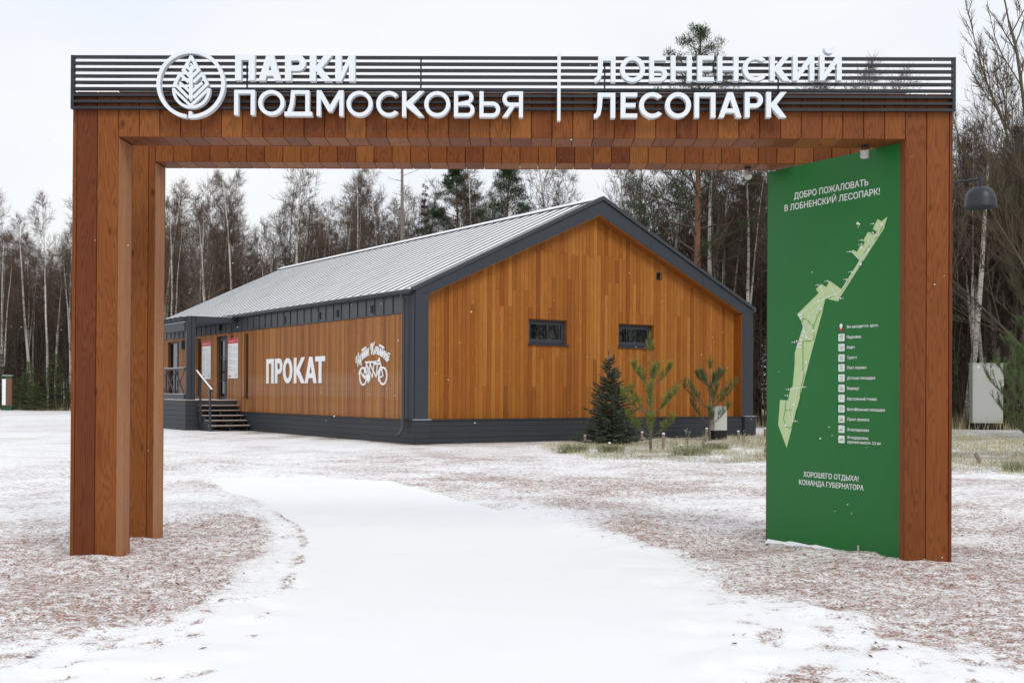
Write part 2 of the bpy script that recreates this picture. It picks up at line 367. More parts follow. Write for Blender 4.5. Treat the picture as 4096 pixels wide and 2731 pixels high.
def block_letter(mb, ch, x0, x1, z0, z1, yf, d, s, b):
    cu = bpy.data.curves.new('t', 'CURVE'); cu.dimensions = '2D'; cu.fill_mode = 'BOTH'; cu.extrude = .5
    for c in glyph(ch, x1 - x0, z1 - z0, s, b):
        sp = cu.splines.new('POLY'); sp.points.add(len(c) - 1); sp.use_cyclic_u = True
        for p, (x, z) in zip(sp.points, c): p.co = (x, z, 0, 1)
    o = bpy.data.objects.new('t', cu); C.objects.link(o); bpy.context.view_layer.update()
    me = bpy.data.meshes.new_from_object(o.evaluated_get(bpy.context.evaluated_depsgraph_get()))
    mb.add([(x0 + v.co.x, yf + d / 2 - v.co.z * d, z0 + v.co.y) for v in me.vertices], [tuple(p.vertices) for p in me.polygons])
    bpy.data.objects.remove(o); bpy.data.curves.remove(cu); bpy.data.meshes.remove(me); return mb

# ------------------------------------------------------------------ ground
rng = np.random.default_rng(4)
def vnoise(x, y, sc, seed):
    r = np.random.default_rng(seed).random((256, 256)); X = x / sc; Y = y / sc
    i = np.floor(X).astype(int); j = np.floor(Y).astype(int); fx = X - i; fy = Y - j
    fx = fx * fx * (3 - 2 * fx); fy = fy * fy * (3 - 2 * fy)
    g = lambda a, b: r[a % 256, b % 256]
    return (g(i, j) * (1 - fx) + g(i + 1, j) * fx) * (1 - fy) + (g(i, j + 1) * (1 - fx) + g(i + 1, j + 1) * fx) * fy
PATH = [(-4.92, 18.0), (-4.05, 15.7), (-3.4, 14.8), (-2.73, 12.95), (-2.2, 11.5), (-2.0, 10.69), (-1.83, 9.71), (-1.66, 8.29), (-1.5, 7.03), (-1.33, 5.46), (-1.2, 2), (-1.2, -8),
        (.9, -8), (.9, 2), (.85, 5.52), (.84, 8.4), (.76, 9.69), (.62, 10.8), (.1, 12.68), (-.54, 14.1), (-1.3, 15.9), (-2.0, 17.35), (-3.24, 18.3)]
BOUND = [(-70, 92), (-45, 84), (-33, 79), (-15, 68), (-3, 62), (4, 55), (9, 48), (18, 47), (34, 44), (60, 40)]      # edge of the wood
GRASS = [(.75, 26.4), (1.3, 24.2), (3.0, 23.3), (4.9, 22.4), (7.6, 20.2), (8.6, 19.6), (16, 17.5), (22, 20), (22, 46), (9, 47.5), (8.6, 39.5), (7.2, 37.0), (2.2, 32.6), (.75, 31.0), (.3, 28.5)]
def poly_sd(x, y, poly):
    d = np.full(x.shape, 1e9); ins = np.zeros(x.shape, bool); n = len(poly)
    for i in range(n):
        ax, ay = poly[i]; bx, by = poly[(i + 1) % n]; ex, ey = bx - ax, by - ay
        t = np.clip(((x - ax) * ex + (y - ay) * ey) / (ex * ex + ey * ey), 0, 1)
        d = np.minimum(d, np.hypot(x - ax - t * ex, y - ay - t * ey))
        c = (ay > y) != (by > y); ins ^= c & (x < (bx - ax) * (y - ay) / ((by - ay) if by != ay else 1e-9) + ax)
    return np.where(ins, -d, d)
WOODS = BOUND + [(60, 400), (-70, 400)]
BX, BY, BT = -2.885, 30.095, R(34.69)
def bw(x, y, z=0):
    c, s = math.cos(BT), math.sin(BT); return (BX + x * c - y * s, BY + x * s + y * c, z)
BPOLY = [bw(0, 0)[:2], bw(12.66, 0)[:2], bw(12.66, 24)[:2], bw(0, 24)[:2]]
GRAVEL = [(-3.0, 11.2, 1.1, .42), (-2.5, 10.3, .7, .35), (-2.9, 12.4, .7, .25), (-2.7, 8.7, .7, .42), (-3.4, 9.3, .8, .42), (-3.1, 7.3, .9, .28), (-2.5, 7.5, .6, .25), (-3.6, 10.4, .9, .40),
          (1.12, 12.54, .8, .30), (1.7, 11.0, .8, .36), (2.03, 10.1, .8, .45), (2.3, 8.7, .8, .50), (2.75, 8.5, .8, .50), (2.9, 7.7, .8, .42), (3.2, 9.3, 1.0, .50), (2.95, 6.6, .7, .30), (3.8, 9.0, 1.2, .35), (2.6, 10.8, .9, .30), (.6, 14.2, .8, .18), (1.17, 17.3, 1.5, .12)]
FRESH = [(-2.0, 6.13, .8, .25), (-1.33, 6.15, .8, .4), (-2.19, 5.0, 1.2, .3), (1.29, 7.3, .7, .45), (1.6, 6.0, .9, .30), (1.0, 10.0, .5, .45), (2.01, 5.4, .9, .22), (1.0, 8.6, .5, .5), (.3, 13.0, .7, .3), (-1.3, 7.6, .4, .3)]
SPOTS = [(-2.4, 6.5), (-2.33, 5.97), (-1.55, 6.54), (-2.6, 6.33), (-2.34, 5.57), (-1.62, 5.6), (-1.61, 8.16), (-2.23, 10.96), (.95, 5.65), (1.05, 5.5), (1.44, 6.46), (1.62, 6.02), (1.39, 6.6), (2.39, 6.04)]
_rs = np.random.RandomState(19)
DENTS = [(_rs.uniform(-3.4, -1.5), _rs.uniform(5.0, 8.5)) for _ in range(45)] + [(_rs.uniform(1.0, 4.0), _rs.uniform(5.0, 9.0)) for _ in range(70)]
LUMPS = [(_rs.uniform(-3.6, -1.45), _rs.uniform(4.9, 7.6), _rs.uniform(.03, .10), _rs.uniform(.2, .5)) for _ in range(110)] + [(_rs.uniform(.95, 4.0), _rs.uniform(4.9, 8.2), _rs.uniform(.03, .10), _rs.uniform(.2, .5)) for _ in range(150)]
def fields(x, y):
    sd = poly_sd(x, y, PATH); path = np.clip(.5 - sd / .16, 0, 1)
    near = np.clip((22 - y) / 8, 0, 1)
    sn = .635 + .09 * np.clip((-2.5 - x) / 3, 0, 1) * np.clip((y - 9) / 4, 0, 1) + .16 * (vnoise(x + 90, y + 50, 1.9, 1) - .5) * 2 + .10 * (vnoise(x + 90, y * 1 + 50, .5, 2) - .5) * 2
    sn = sn + .04 * np.clip((y - 20) / 12, 0, 1)
    gn = .45 + 1.1 * vnoise(x + 33, y + 71, .75, 41) * (.5 + vnoise(x + 3, y + 7, .28, 42))
    for gx, gy, r, a in GRAVEL: sn = sn - a * gn * np.exp(-((x - gx) ** 2 + (y - gy) ** 2) / r ** 2)
    for gx, gy, r, a in FRESH: sn = sn + a * np.exp(-((x - gx) ** 2 + (y - gy) ** 2) / r ** 2)
    sn = sn + .35 * np.clip(1 - np.maximum(sd, 0) / .55, 0, 1) * np.clip((x + 1.5) / .5, 0, 1) * np.clip((13 - y) / 3, 0, 1)
    sn = sn + .40 * np.clip(1.3 - np.maximum(sd, 0) / .45, 0, 1) * np.clip((14 - y) / 3, 0, 1)
    band = np.clip(1.6 - np.maximum(sd, 0) / (.22 + .25 * vnoise(x + 9, y + 9, .6, 44)), 0, 1) * (x < -1.2) * np.clip((14.5 - y) / 2, 0, 1)
    sn = np.maximum(sn, .95 * band + sn * (1 - band))
    # fringe of the paved edge showing on the left of the path
    edge = np.exp(-((sd - .04) / .035) ** 2) * (x < -1.2) * np.clip((y - 7.5) / 1, 0, 1) * np.clip((13.5 - y) / 1.0, 0, 1)
    edge2 = np.exp(-((sd - .02) / .03) ** 2) * (x > -1.5) * np.clip((y - 9.5) / 1, 0, 1) * .45
    en = np.clip(vnoise(x + 40, y + 40, .33, 5) * 2.4 - .45, 0, 1)
    lum = sn * (1 - path) + 1.5 * path - 1.25 * (edge + edge2) * en
    rs = np.random.RandomState(9)
    for gx, gy, r_, a_ in LUMPS: lum = lum - a_ * np.exp(-(((x - gx) / r_) ** 2 + ((y - gy) / (r_ * 1.3)) ** 2))
    for gx, gy in SPOTS + [(rs.uniform(-2.9, -1.5), rs.uniform(5.2, 7.5)) for _ in range(30)] + [(rs.uniform(1.0, 3.0), rs.uniform(5.2, 8.0)) for _ in range(34)]:
        lum = lum - .75 * np.exp(-(((x - gx) / .040) ** 2 + ((y - gy) / .055) ** 2))
    gsd = poly_sd(x, y, GRASS); veg = np.clip(.5 - gsd / .5, 0, 1)
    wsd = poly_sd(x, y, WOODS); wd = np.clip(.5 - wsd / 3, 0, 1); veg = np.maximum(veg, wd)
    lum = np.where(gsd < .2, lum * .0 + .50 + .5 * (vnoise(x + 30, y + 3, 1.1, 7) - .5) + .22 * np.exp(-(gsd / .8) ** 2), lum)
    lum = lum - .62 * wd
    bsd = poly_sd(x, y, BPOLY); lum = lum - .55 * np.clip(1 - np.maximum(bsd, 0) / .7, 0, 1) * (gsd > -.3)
    fade = np.clip((30 - y) / 6, 0, 1) * np.clip((11 - np.abs(x)) / 3, 0, 1)
    z = (.042 * (vnoise(x + 60, y + 60, .9, 11) - .5) + .034 * (vnoise(x + 60, y + 60, .23, 12) - .5) + .016 * (vnoise(x + 60, y + 60, .11, 13) - .5)) * (1 - .93 * path) * fade
    z = z + (.012 * np.clip(sd / .15, -1, 1) * np.clip(1 - sd / 3, 0, 1)) * fade
    for px_, py_ in ((-3.55, 9.2), (-3.6, 10.4), (3.3, 9.2), (2.9, 9.8)): z = z + (.030 + .035 * vnoise(x + 5, y + 5, .09, 61)) * np.exp(-((x - px_) ** 2 + (y - py_) ** 2) / .12); lum = lum - .22 * np.exp(-((x - px_) ** 2 + (y - py_) ** 2) / .10)
    for gx, gy in SPOTS + DENTS: z = z - .030 * np.exp(-(((x - gx) / .06) ** 2 + ((y - gy) / .08) ** 2))
    z = z + .05 * vnoise(x, y, 1.3, 21) * np.clip(-gsd / 1.0, 0, 1) * (y < 45)
    return np.where((wd < .3) & (gsd > .2) & (bsd > .7), np.clip(lum, .485, 1.5), np.clip(lum, -.2, 1.5)), veg, z
def axis(a, b, st, lo, hi, k=1.22):
    c = list(np.arange(a, b, st)); s = st; p = b
    while p < hi: c.append(p); s *= k; p += s
    c.append(hi); s = st; p = a - s
    while p > lo: c.insert(0, p); s *= k; p -= s
    c.insert(0, lo); return np.array(c)
gx = axis(-8.5, 9.5, .065, -900, 900); gy = axis(5.0, 24., .075, -60, 1500)
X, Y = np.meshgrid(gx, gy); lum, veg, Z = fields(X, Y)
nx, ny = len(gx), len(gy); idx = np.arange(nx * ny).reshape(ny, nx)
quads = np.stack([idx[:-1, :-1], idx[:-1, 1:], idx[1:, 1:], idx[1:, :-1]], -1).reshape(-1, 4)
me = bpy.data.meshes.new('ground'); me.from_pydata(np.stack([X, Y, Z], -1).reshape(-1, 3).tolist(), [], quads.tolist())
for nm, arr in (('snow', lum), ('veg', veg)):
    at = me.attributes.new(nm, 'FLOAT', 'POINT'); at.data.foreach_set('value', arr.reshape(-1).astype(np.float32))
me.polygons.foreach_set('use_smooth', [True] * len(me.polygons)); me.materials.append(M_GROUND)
link('ground', me, kind='structure')

def gz(x, y):
    return float(fields(np.array([[x]], float), np.array([[y]], float))[2][0, 0])

# ------------------------------------------------------------------ the arch: two wooden frames
def post_boards(parent, x0, widths, y, z1, mat_list, th=.02, z0=-.06, nm='plank'):
    x = x0
    for w, m in zip(widths, mat_list):
        plank(nm, parent, (w - .004, th, z1 - z0), (x + w / 2, y, (z0 + z1) / 2), m); x += w
def make_arch(label, base, xo0, xi0, xi1, xo1, dep, zl, zt, wl, wr, front=True):
    A = thing('wooden_arch', label, 'arch', base); bx_, by_ = base[0], base[1]
    X0, XI0, XI1, X1 = xo0 - bx_, xi0 - bx_, xi1 - bx_, xo1 - bx_
    for side, (a, b, wds) in enumerate(((X0, XI0, wl), (XI1, X1, wr))):
        core = MB().box(a + .03, .03, -.06, b - .03, dep - .03, zt - .02)
        P = core.build('post', M_BLACK, A)
        k = (b - a) / sum(wds); wds = [w * k for w in wds]
        fm = [W_ARCH] * len(wds)
        post_boards(P, a, wds, .010, zt, fm)
        post_boards(P, a, wds, dep - .010, zt, fm)
        hw = (dep - .042) / 2
        for j in range(2):
            y = .021 + hw * (j + .5)
            plank('plank', P, (hw - .004, .02, zt + .06), (a + .010, y, (zt - .06) / 2), W_ARCH, rot=(0, 0, R(90)))
            plank('plank', P, (hw - .004, .02, (zl if True else zt) + .06), (b - .010, y, (zl - .06) / 2), W_ARCH_LIT if side == 0 else W_ARCH, rot=(0, 0, R(90)))
            if True: pass
    Bm = MB().box(XI0 + .0, .03, zl + .03, XI1, dep - .03, zt - .02).build('beam', M_BLACK, A)
    n = int(round((XI1 - XI0) / .1705)); w = (XI1 - XI0) / n
    scr = MB()
    for i in range(n):
        xc = XI0 + w * (i + .5); hz = zt - zl + random.uniform(-.004, .004)
        plank('plank', Bm, (w - .004, .02, hz), (xc, .010 + random.uniform(-.001, .001), zl + hz / 2), W_ARCH)
        plank('plank', Bm, (w - .004, .02, hz), (xc, dep - .010, zl + hz / 2), W_ARCH)
        plank('plank', Bm, (w - .004, .02, dep - .048), (xc, dep / 2, zl + .012 + random.uniform(-.001, .001)), W_ARCH, rot=(R(90), 0, 0))
        for s_ in (-.28, .28):
            zz = zl + .052; cx = xc + s_ * w
            scr.v += [(cx + .0045 * math.cos(a_), -.0022, zz + .0045 * math.sin(a_)) for a_ in [k_ * math.pi / 3 for k_ in range(6)]]
            k0 = len(scr.v) - 6; scr.f.append(tuple(k0 + q for q in range(6)))
    scr.build('screws', M_INK, Bm, kind='stuff')
    # lid of snow on the beam
    MB().box(XI0, .0, zt + .002, XI1, dep, zt + .010).build('snow_cover', M_SNOW, A)
    return A
random.seed(3)
front = make_arch('front frame of the tall wooden park gate carrying the white letters', (-.117, 9.365, 0), -3.735, -3.354, 3.122, 3.512, .351, 3.489, 3.86,
                  [.035, .17, .176], [.17, .18, .03])
rear = make_arch('plain rear frame of the wooden gate, standing behind the lettered frame', (-.14, 10.489, 0), -3.79, -3.414, 3.16, 3.54, .314, 3.51, 3.76,
                 [.035, .12, .16, .061], [.17, .18, .03])
fx, fy = -.117, 9.365
# slat screen on the front frame
x0, x1 = -3.735 - fx, 3.516 - fx
zs = np.linspace(4.138, 3.719, 9)
SC = MB().box(x0, -.048, 3.7075, x0 + .026, -.008, 4.1495).build('slat_screen', M_SLAT, front)
MB().box(x1 - .026, -.048, 3.7075, x1, -.008, 4.1495).build('end_bar', M_SLAT, SC)
for z in zs:
    MB().box(x0 + .0262, -.046, z - .0108, x1 - .0262, -.010, z + .0108).build('slat', M_SLAT, SC)
for x in (-2.291, -.857, .655, 2.078):
    MB().box(x - fx - .006, -.0095, 3.72, x - fx + .006, .0, 4.14).build('upright', M_SLAT, SC)
# letters
def letters(rows, s_, b_, yf=-.125, dep=.062):
    for ch, a, b, z0, z1 in rows:
        mb = block_letter(MB(), ch, a - fx, b - fx, z0, z1, yf, dep, s_, b_)
        mb.build('letter', M_LETTER, front)
letters([('П', -2.361, -2.201, 3.924, 4.134), ('А', -2.171, -1.983, 3.922, 4.134), ('Р', -1.954, -1.785, 3.922, 4.132), ('К', -1.753, -1.57, 3.919, 4.13), ('И', -1.544, -1.383, 3.918, 4.129)], .050, .045)
letters([('П', -2.367, -2.199, 3.642, 3.846), ('О', -2.171, -1.956, 3.638, 3.846), ('Д', -1.957, -1.731, 3.635, 3.844), ('М', -1.694, -1.476, 3.636, 3.844), ('О', -1.451, -1.238, 3.632, 3.841), ('С', -1.209, -1.026, 3.631, 3.84), ('К', -.998, -.818, 3.633, 3.84), ('О', -.818, -.606, 3.631, 3.84), ('В', -.576, -.408, 3.632, 3.84), ('Ь', -.369, -.2, 3.63, 3.84), ('Я', -.182, -.015, 3.631, 3.84)], .033, .030)
letters([('Л', .564, .735, 3.918, 4.126), ('О', .771, .974, 3.919, 4.129), ('Б', 1.009, 1.155, 3.922, 4.128), ('Н', 1.183, 1.353, 3.924, 4.134), ('Е', 1.399, 1.532, 3.927, 4.135), ('Н', 1.562, 1.731, 3.929, 4.135), ('С', 1.765, 1.952, 3.928, 4.137), ('К', 1.986, 2.148, 3.93, 4.139), ('И', 2.171, 2.344, 3.933, 4.14), ('И', 2.388, 2.565, 3.936, 4.142)], .0385, .034)
letters([('Л', .561, .734, 3.626, 3.831), ('Е', .778, .912, 3.629, 3.833), ('С', .927, 1.117, 3.627, 3.836), ('О', 1.138, 1.348, 3.628, 3.837), ('П', 1.375, 1.546, 3.631, 3.835), ('А', 1.571, 1.757, 3.633, 3.838), ('Р', 1.784, 1.93, 3.635, 3.839), ('К', 1.957, 2.121, 3.635, 3.841)], .0385, .034)
# the breve of the last letter, held on a thin rod
mb = MB(); cx, cz = 2.4685 - fx, 4.203
poly = [(cx + .046 * math.cos(a), cz + .050 * math.sin(a)) for a in np.linspace(R(182), R(358), 15)] + [(cx + .019 * math.cos(a), cz + .018 * math.sin(a)) for a in np.linspace(R(358), R(182), 11)]
mb.prism(poly, -.125, -.063).build('letter_accent', M_LETTER, front)
MB().tube([(cx, -.09, 4.14), (cx, -.09, 4.157)], .002, 6).build('rod', M_GREYL, front)
MB().box(.263 - fx, -.125, 3.603, .290 - fx, -.063, 4.155).build('divider', M_LETTER, front)
# round emblem with a leaf of strokes
K = .0003878; EX, EZ = -2.723 - fx, 3.893
def E_(x, y): return (EX + (x - 848) * K, EZ - (y - 765) * K)
def ring(cx, cz, r0, r1, a0, a1, n=56):
    return [(cx + r1 * math.cos(a), cz + r1 * math.sin(a)) for a in np.linspace(a0, a1, n)] + [(cx + r0 * math.cos(a), cz + r0 * math.sin(a)) for a in np.linspace(a1, a0, n)]
em = MB(); em.prism(ring(EX, EZ, .2500, .2800, R(-93.5), R(263), 72), -.125, -.063)
em.box(E_(808, 0)[0], -.1252, E_(0, 1450)[1], E_(878, 0)[0], -.063, E_(0, 1340)[1])
EM = em.build('round_emblem', M_LETTER, front)
lf = MB(); kk = [0]
def stroke(a, b, w=66, ext=0):
    kk[0] += 1; (xa, za), (xb, zb) = E_(*a), E_(*b)
    dx, dz = xb - xa, zb - za; l = math.hypot(dx, dz); dx /= l; dz /= l; e = w * K * .5 * ext
    xa -= dx * e; za -= dz * e; xb += dx * e; zb += dz * e; nx_, nz_ = -dz * w * K / 2, dx * w * K / 2
    lf.prism([(xa + nx_, za + nz_), (xb + nx_, zb + nz_), (xb - nx_, zb - nz_), (xa - nx_, za - nz_)], -.125 - .0006 * (kk[0] % 5), -.070)
for sx in (1, -1):
    q = lambda x, y: (853 + sx * (x - 853), y)
    stroke(q(850, 200), q(692, 478), 66, .8); stroke(q(692, 470), q(850, 625), 66, .8)
    stroke(q(700, 410), q(853, 520), 50) if False else stroke(q(765, 405), q(853, 490), 54, .6)
    stroke(q(853, 350), q(790, 410), 44, .5)
    stroke(q(790, 715), q(620, 553), 66, .6); stroke(q(620, 553), q(515, 765), 66, .8); stroke(q(515, 765), q(790, 1040), 66, .6)
    stroke(q(625, 742), q(853, 950), 60, .5); stroke(q(492, 880), q(853, 1222), 60, .8)
stroke((853, 370), (853, 1095), 74); kk[0] += 1
tipc = [E_(816, 1090), E_(890, 1090), E_(853, 1140)]; lf.prism(tipc, -.1245, -.07)
ccx, ccz = E_(860, 880); lf.prism(ring(ccx, ccz, 340 * K, 402 * K, R(176), R(364), 40), -.1246, -.07)
lf.build('leaf', M_LETTER, EM)

# ------------------------------------------------------------------ green map board between the frames
pan = thing('map_board', 'tall green information board with park map, standing between the right posts of the gate', 'information board', (2.296, 10.775, 0), math.atan2(-.842, .541))
PL = 1.5555
MB().box(0, .002, .0, PL, .042, 3.487).build('panel', M_PANEL, pan)
MB().box(-.004, .0, .0, -.0005, .045, 3.487).build('edge_trim', M_DGREEN, pan)
sn = MB()
xs = np.linspace(.02, PL, 60)
for a, b in zip(xs[:-1], xs[1:]):
    ha = .010 + .018 * vnoise(np.array([a * 40]), np.array([3.]), 3.1, 3)[0]; hb = .010 + .018 * vnoise(np.array([b * 40]), np.array([3.]), 3.1, 3)[0]
    za = .02; sn.add([(a, -.05, -.01), (b, -.05, -.01), (b, .0, hb + za), (a, .0, ha + za), (a, .001, -.01), (b, .001, -.01)], [(0, 1, 2, 3), (3, 2, 5, 4)])
sn.build('snow_drift', M_SNOW, pan)
def line_text(s, x0, x1, z0, cap, mat=M_PRINT, par=pan, bold=.008, y=-.0005):
    mb = MB(); text_fit(mb, s, x0, x1, z0, z0 + cap, y, .002, bold, line=True); return mb.build('lettering', mat, par)
line_text('ДОБРО ПОЖАЛОВАТЬ', .340, 1.196, 3.184, .058); line_text('В ЛОБНЕНСКИЙ ЛЕСОПАРК!', .222, 1.319, 3.088, .058)
line_text('ХОРОШЕГО ОТДЫХА!', .466, 1.101, .648, .047); line_text('КОМАНДА ГУБЕРНАТОРА', .415, 1.156, .573, .047)
OUT = [(1.399, 2.889), (1.338, 2.858), (1.295, 2.882), (1.245, 2.804), (1.29, 2.775), (1.255, 2.749), (1.195, 2.785), (1.144, 2.718), (1.161, 2.698), (1.141, 2.672), (1.113, 2.678), (1.074, 2.624), (1.028, 2.65), (1.011, 2.633), (1.11, 2.559), (.903, 2.317), (.77, 2.4), (.73, 2.348), (.671, 2.381), (.609, 2.341), (.64, 2.3), (.385, 2.127), (.461, 2.02), (.356, 1.777), (.355, 1.667), (.33, 1.463), (.305, 1.454), (.273, 1.337), (.173, 1.341), (.151, 1.109), (.259, .9), (.565, 1.793), (.727, 2.246), (.868, 2.212), (.892, 2.252), (1.365, 2.797), (1.377, 2.838)]
MAP = MB().prism(OUT, -.0010, .001).build('park_map', M_MAPL, pan)
PATHS = [[(1.293, 2.837), (1.296, 2.817), (1.315, 2.787), (1.31, 2.747), (1.273, 2.734), (1.26, 2.712), (1.231, 2.664), (1.195, 2.617), (1.158, 2.598), (1.144, 2.561), (1.109, 2.554), (1.018, 2.635)], [(1.273, 2.734), (1.254, 2.767)], [(1.195, 2.72), (1.231, 2.664)], [(1.131, 2.655), (1.166, 2.62)], [(1.109, 2.554), (1.089, 2.497), (.983, 2.395), (.907, 2.304), (.84, 2.273), (.73, 2.252), (.618, 2.217), (.523, 2.172), (.427, 2.12)], [(.763, 2.392), (.831, 2.288), (.849, 2.266), (.873, 2.236)], [(.659, 2.362), (.693, 2.305), (.712, 2.254)], [(.702, 2.24), (.646, 2.179), (.543, 2.114), (.485, 2.03), (.437, 1.945)], [(.646, 2.179), (.6, 2.096), (.543, 1.998), (.486, 1.914), (.572, 1.885)], [(.446, 2.046), (.495, 1.928), (.544, 1.883)], [(.487, 1.617), (.439, 1.574), (.449, 1.523), (.401, 1.48), (.381, 1.392), (.352, 1.29), (.333, 1.143)], [(.302, 1.436), (.459, 1.461)], [(.273, 1.333), (.283, 1.245), (.304, 1.172), (.343, 1.143)], [(.497, 1.682), (.507, 1.617)]]
GP = [[(1.352, 2.81), (1.293, 2.736), (1.158, 2.614), (1.132, 2.534), (1.019, 2.434), (.912, 2.303), (.804, 2.262), (.721, 2.239)], [(.721, 2.239), (.703, 2.176), (.637, 2.108), (.581, 1.997), (.591, 1.896), (.563, 1.878), (.457, 1.874), (.458, 1.618), (.472, 1.567), (.43, 1.436), (.421, 1.334), (.372, 1.232), (.353, 1.158), (.314, 1.084), (.254, 1.09), (.218, 1.17), (.243, 1.244), (.323, 1.253)], [(.591, 2.003), (.495, 2.073), (.456, 2.086), (.443, 2.032)], [(.249, 1.333), (.239, 1.244)]]
def flat_lines(paths, w, y, close=False):
    mb = MB(); k = 0
    for p in paths:
        for a, b in zip(p[:-1], p[1:]):
            k += 1; mb.bar((a[0], y - .0001 * (k % 4), a[1]), (b[0], y - .0001 * (k % 4), b[1]), .0012, w, up=(0, 1, 0)) if False else None
            dx, dz = b[0] - a[0], b[1] - a[1]; l = math.hypot(dx, dz) + 1e-9; nx_, nz_ = -dz / l * w / 2, dx / l * w / 2
            ex, ez = dx / l * w * .4, dz / l * w * .4; yy = y - .0001 * (k % 4)
            mb.add([(a[0] - ex + nx_, yy, a[1] - ez + nz_), (a[0] - ex - nx_, yy, a[1] - ez - nz_), (b[0] + ex - nx_, yy, b[1] + ez - nz_), (b[0] + ex + nx_, yy, b[1] + ez + nz_)], [(0, 1, 2, 3)])
    return mb
for i, p in enumerate(GP): flat_lines([p], .006, -.0030 - .0005 * 0 - .00012 * i).build('trail', M_MAPG, MAP)
for i, p in enumerate(PATHS): flat_lines([p], .0065, -.0040 - .00005 * i).build('trail', M_PRINT, MAP)
def rsq(mb, cx, cz, hw, hh, y, r):
    pts = []
    for sx, sz, a0 in ((1, 1, 0), (-1, 1, 90), (-1, -1, 180), (1, -1, 270)):
        for a in (0, 45, 90): pts.append((cx + sx * (hw - r) + r * math.cos(R(a0 + a)), cz + sz * (hh - r) + r * math.sin(R(a0 + a))))
    mb.prism(pts, y - .0008, y + .0012)
mk = MB()
for x, z in [(1.342, 2.83), (1.13, 2.659), (1.202, 2.633), (1.12, 2.516), (.646, 2.229), (.673, 2.158), (.411, 2.116), (.438, 2.119), (.431, 2.089), (.581, 1.964), (.47, 1.961), (.457, 1.928), (.499, 1.915), (.434, 1.887), (.403, 1.853), (.432, 1.858), (.395, 1.827), (.424, 1.826), (.499, 1.686), (.352, 1.3), (.25, 1.107)]:
    rsq(mk, x, z, .0118, .0095, -.0052, .003)
mk.build('map_markers', M_PRINT, MAP, kind='stuff')
ar = MB()
for x, z, k in [(1.242, 2.849, 1), (1.234, 2.775, 1), (1.122, 2.722, 1), (1.119, 2.687, 1), (.988, 2.637, 1), (1.008, 2.459, 1), (.953, 2.398, 1), (.739, 2.401, 1), (.625, 2.374, 1), (.904, 2.237, -1), (.344, 1.871, 1), (.272, 1.439, 1), (.257, 1.383, 1), (.475, 1.461, -1), (.369, 1.148, -1)]:
    ar.prism([(x, z - .0035), (x + k * .006, z - .0035), (x + k * .006, z - .009), (x + k * .018, z), (x + k * .006, z + .009), (x + k * .006, z + .0035), (x, z + .0035)], -.0012, .0015)
    text_fit(ar, 'ВХОД', x - .028 if k > 0 else x + .004, x - .004 if k > 0 else x + .028, z - .004, z + .004, -.0006, .0012, .012) if k > 0 else text_fit(ar, 'ВХОД', x + .003, x + .026, z - .004, z + .004, -.0006, .0012, .012)
ar.prism([(.98 + .085, 2.872), (1.085, 2.889), (1.083, 2.880), (1.108, 2.866), (1.103, 2.852), (1.080, 2.866), (1.077, 2.858)], -.0012, .0015)
text_fit(ar, 'С', 1.082, 1.096, 2.834, 2.848, -.0006, .0012, .02)
ar.build('entrance_arrows', M_PRINT, pan, kind='stuff')
# location pins
for cx, cz, s_ in ((.905, 1.985, 1.0), (.383, 1.877, .42)):
    pn = MB(); pn.prism([(cx, cz - .022 * s_)] + [(cx + .017 * s_ * math.cos(a), cz + .012 * s_ + .018 * s_ * math.sin(a)) for a in np.linspace(R(-25), R(205), 13)], -.0060, -.0040)
    pn.build('location_pin', M_PRINT, pan)
    rg = MB()
    for r0, r1 in ((.0, .014), (.018, .021), (.025, .028)):
        rg.prism([(cx + s_ * r1 * math.cos(a), cz - .020 * s_ + .4 * s_ * r1 * math.sin(a)) for a in np.linspace(R(0), R(355), 20)] if r0 == 0 else ring(cx, cz - .020 * s_, s_ * r0 * .9, s_ * r1 * .9, 0, R(359), 20) if False else [(cx + s_ * r1 * math.cos(a), cz - .020 * s_ + .42 * s_ * r1 * math.sin(a)) for a in np.linspace(0, R(355), 24)] + [(cx + s_ * r0 * math.cos(a), cz - .020 * s_ + .42 * s_ * r0 * math.sin(a)) for a in np.linspace(R(355), 0, 24)], -.0035, -.0012)
    rg.build('pin_rings', M_RED, pan)
ICZ = [1.893, 1.806, 1.714, 1.628, 1.539, 1.449, 1.361, 1.27, 1.18, 1.092, 1.003]
def circ(cx, cz, r, n=14, a0=0, a1=360): return [(cx + r * math.cos(R(a)), cz + r * math.sin(R(a))) for a in np.linspace(a0, a1, n)]
def bike(cx, cz, s_=1.0):
    return [circ(cx - .016 * s_, cz - .006 * s_, .009 * s_), circ(cx + .016 * s_, cz - .006 * s_, .009 * s_), [(cx - .016 * s_, cz - .006 * s_), (cx - .007 * s_, cz + .008 * s_), (cx + .010 * s_, cz + .008 * s_), (cx, cz - .007 * s_), (cx - .016 * s_, cz - .006 * s_)], [(cx - .007 * s_, cz + .008 * s_), (cx, cz - .007 * s_)], [(cx + .016 * s_, cz - .006 * s_), (cx + .009 * s_, cz + .014 * s_), (cx + .014 * s_, cz + .015 * s_)]]
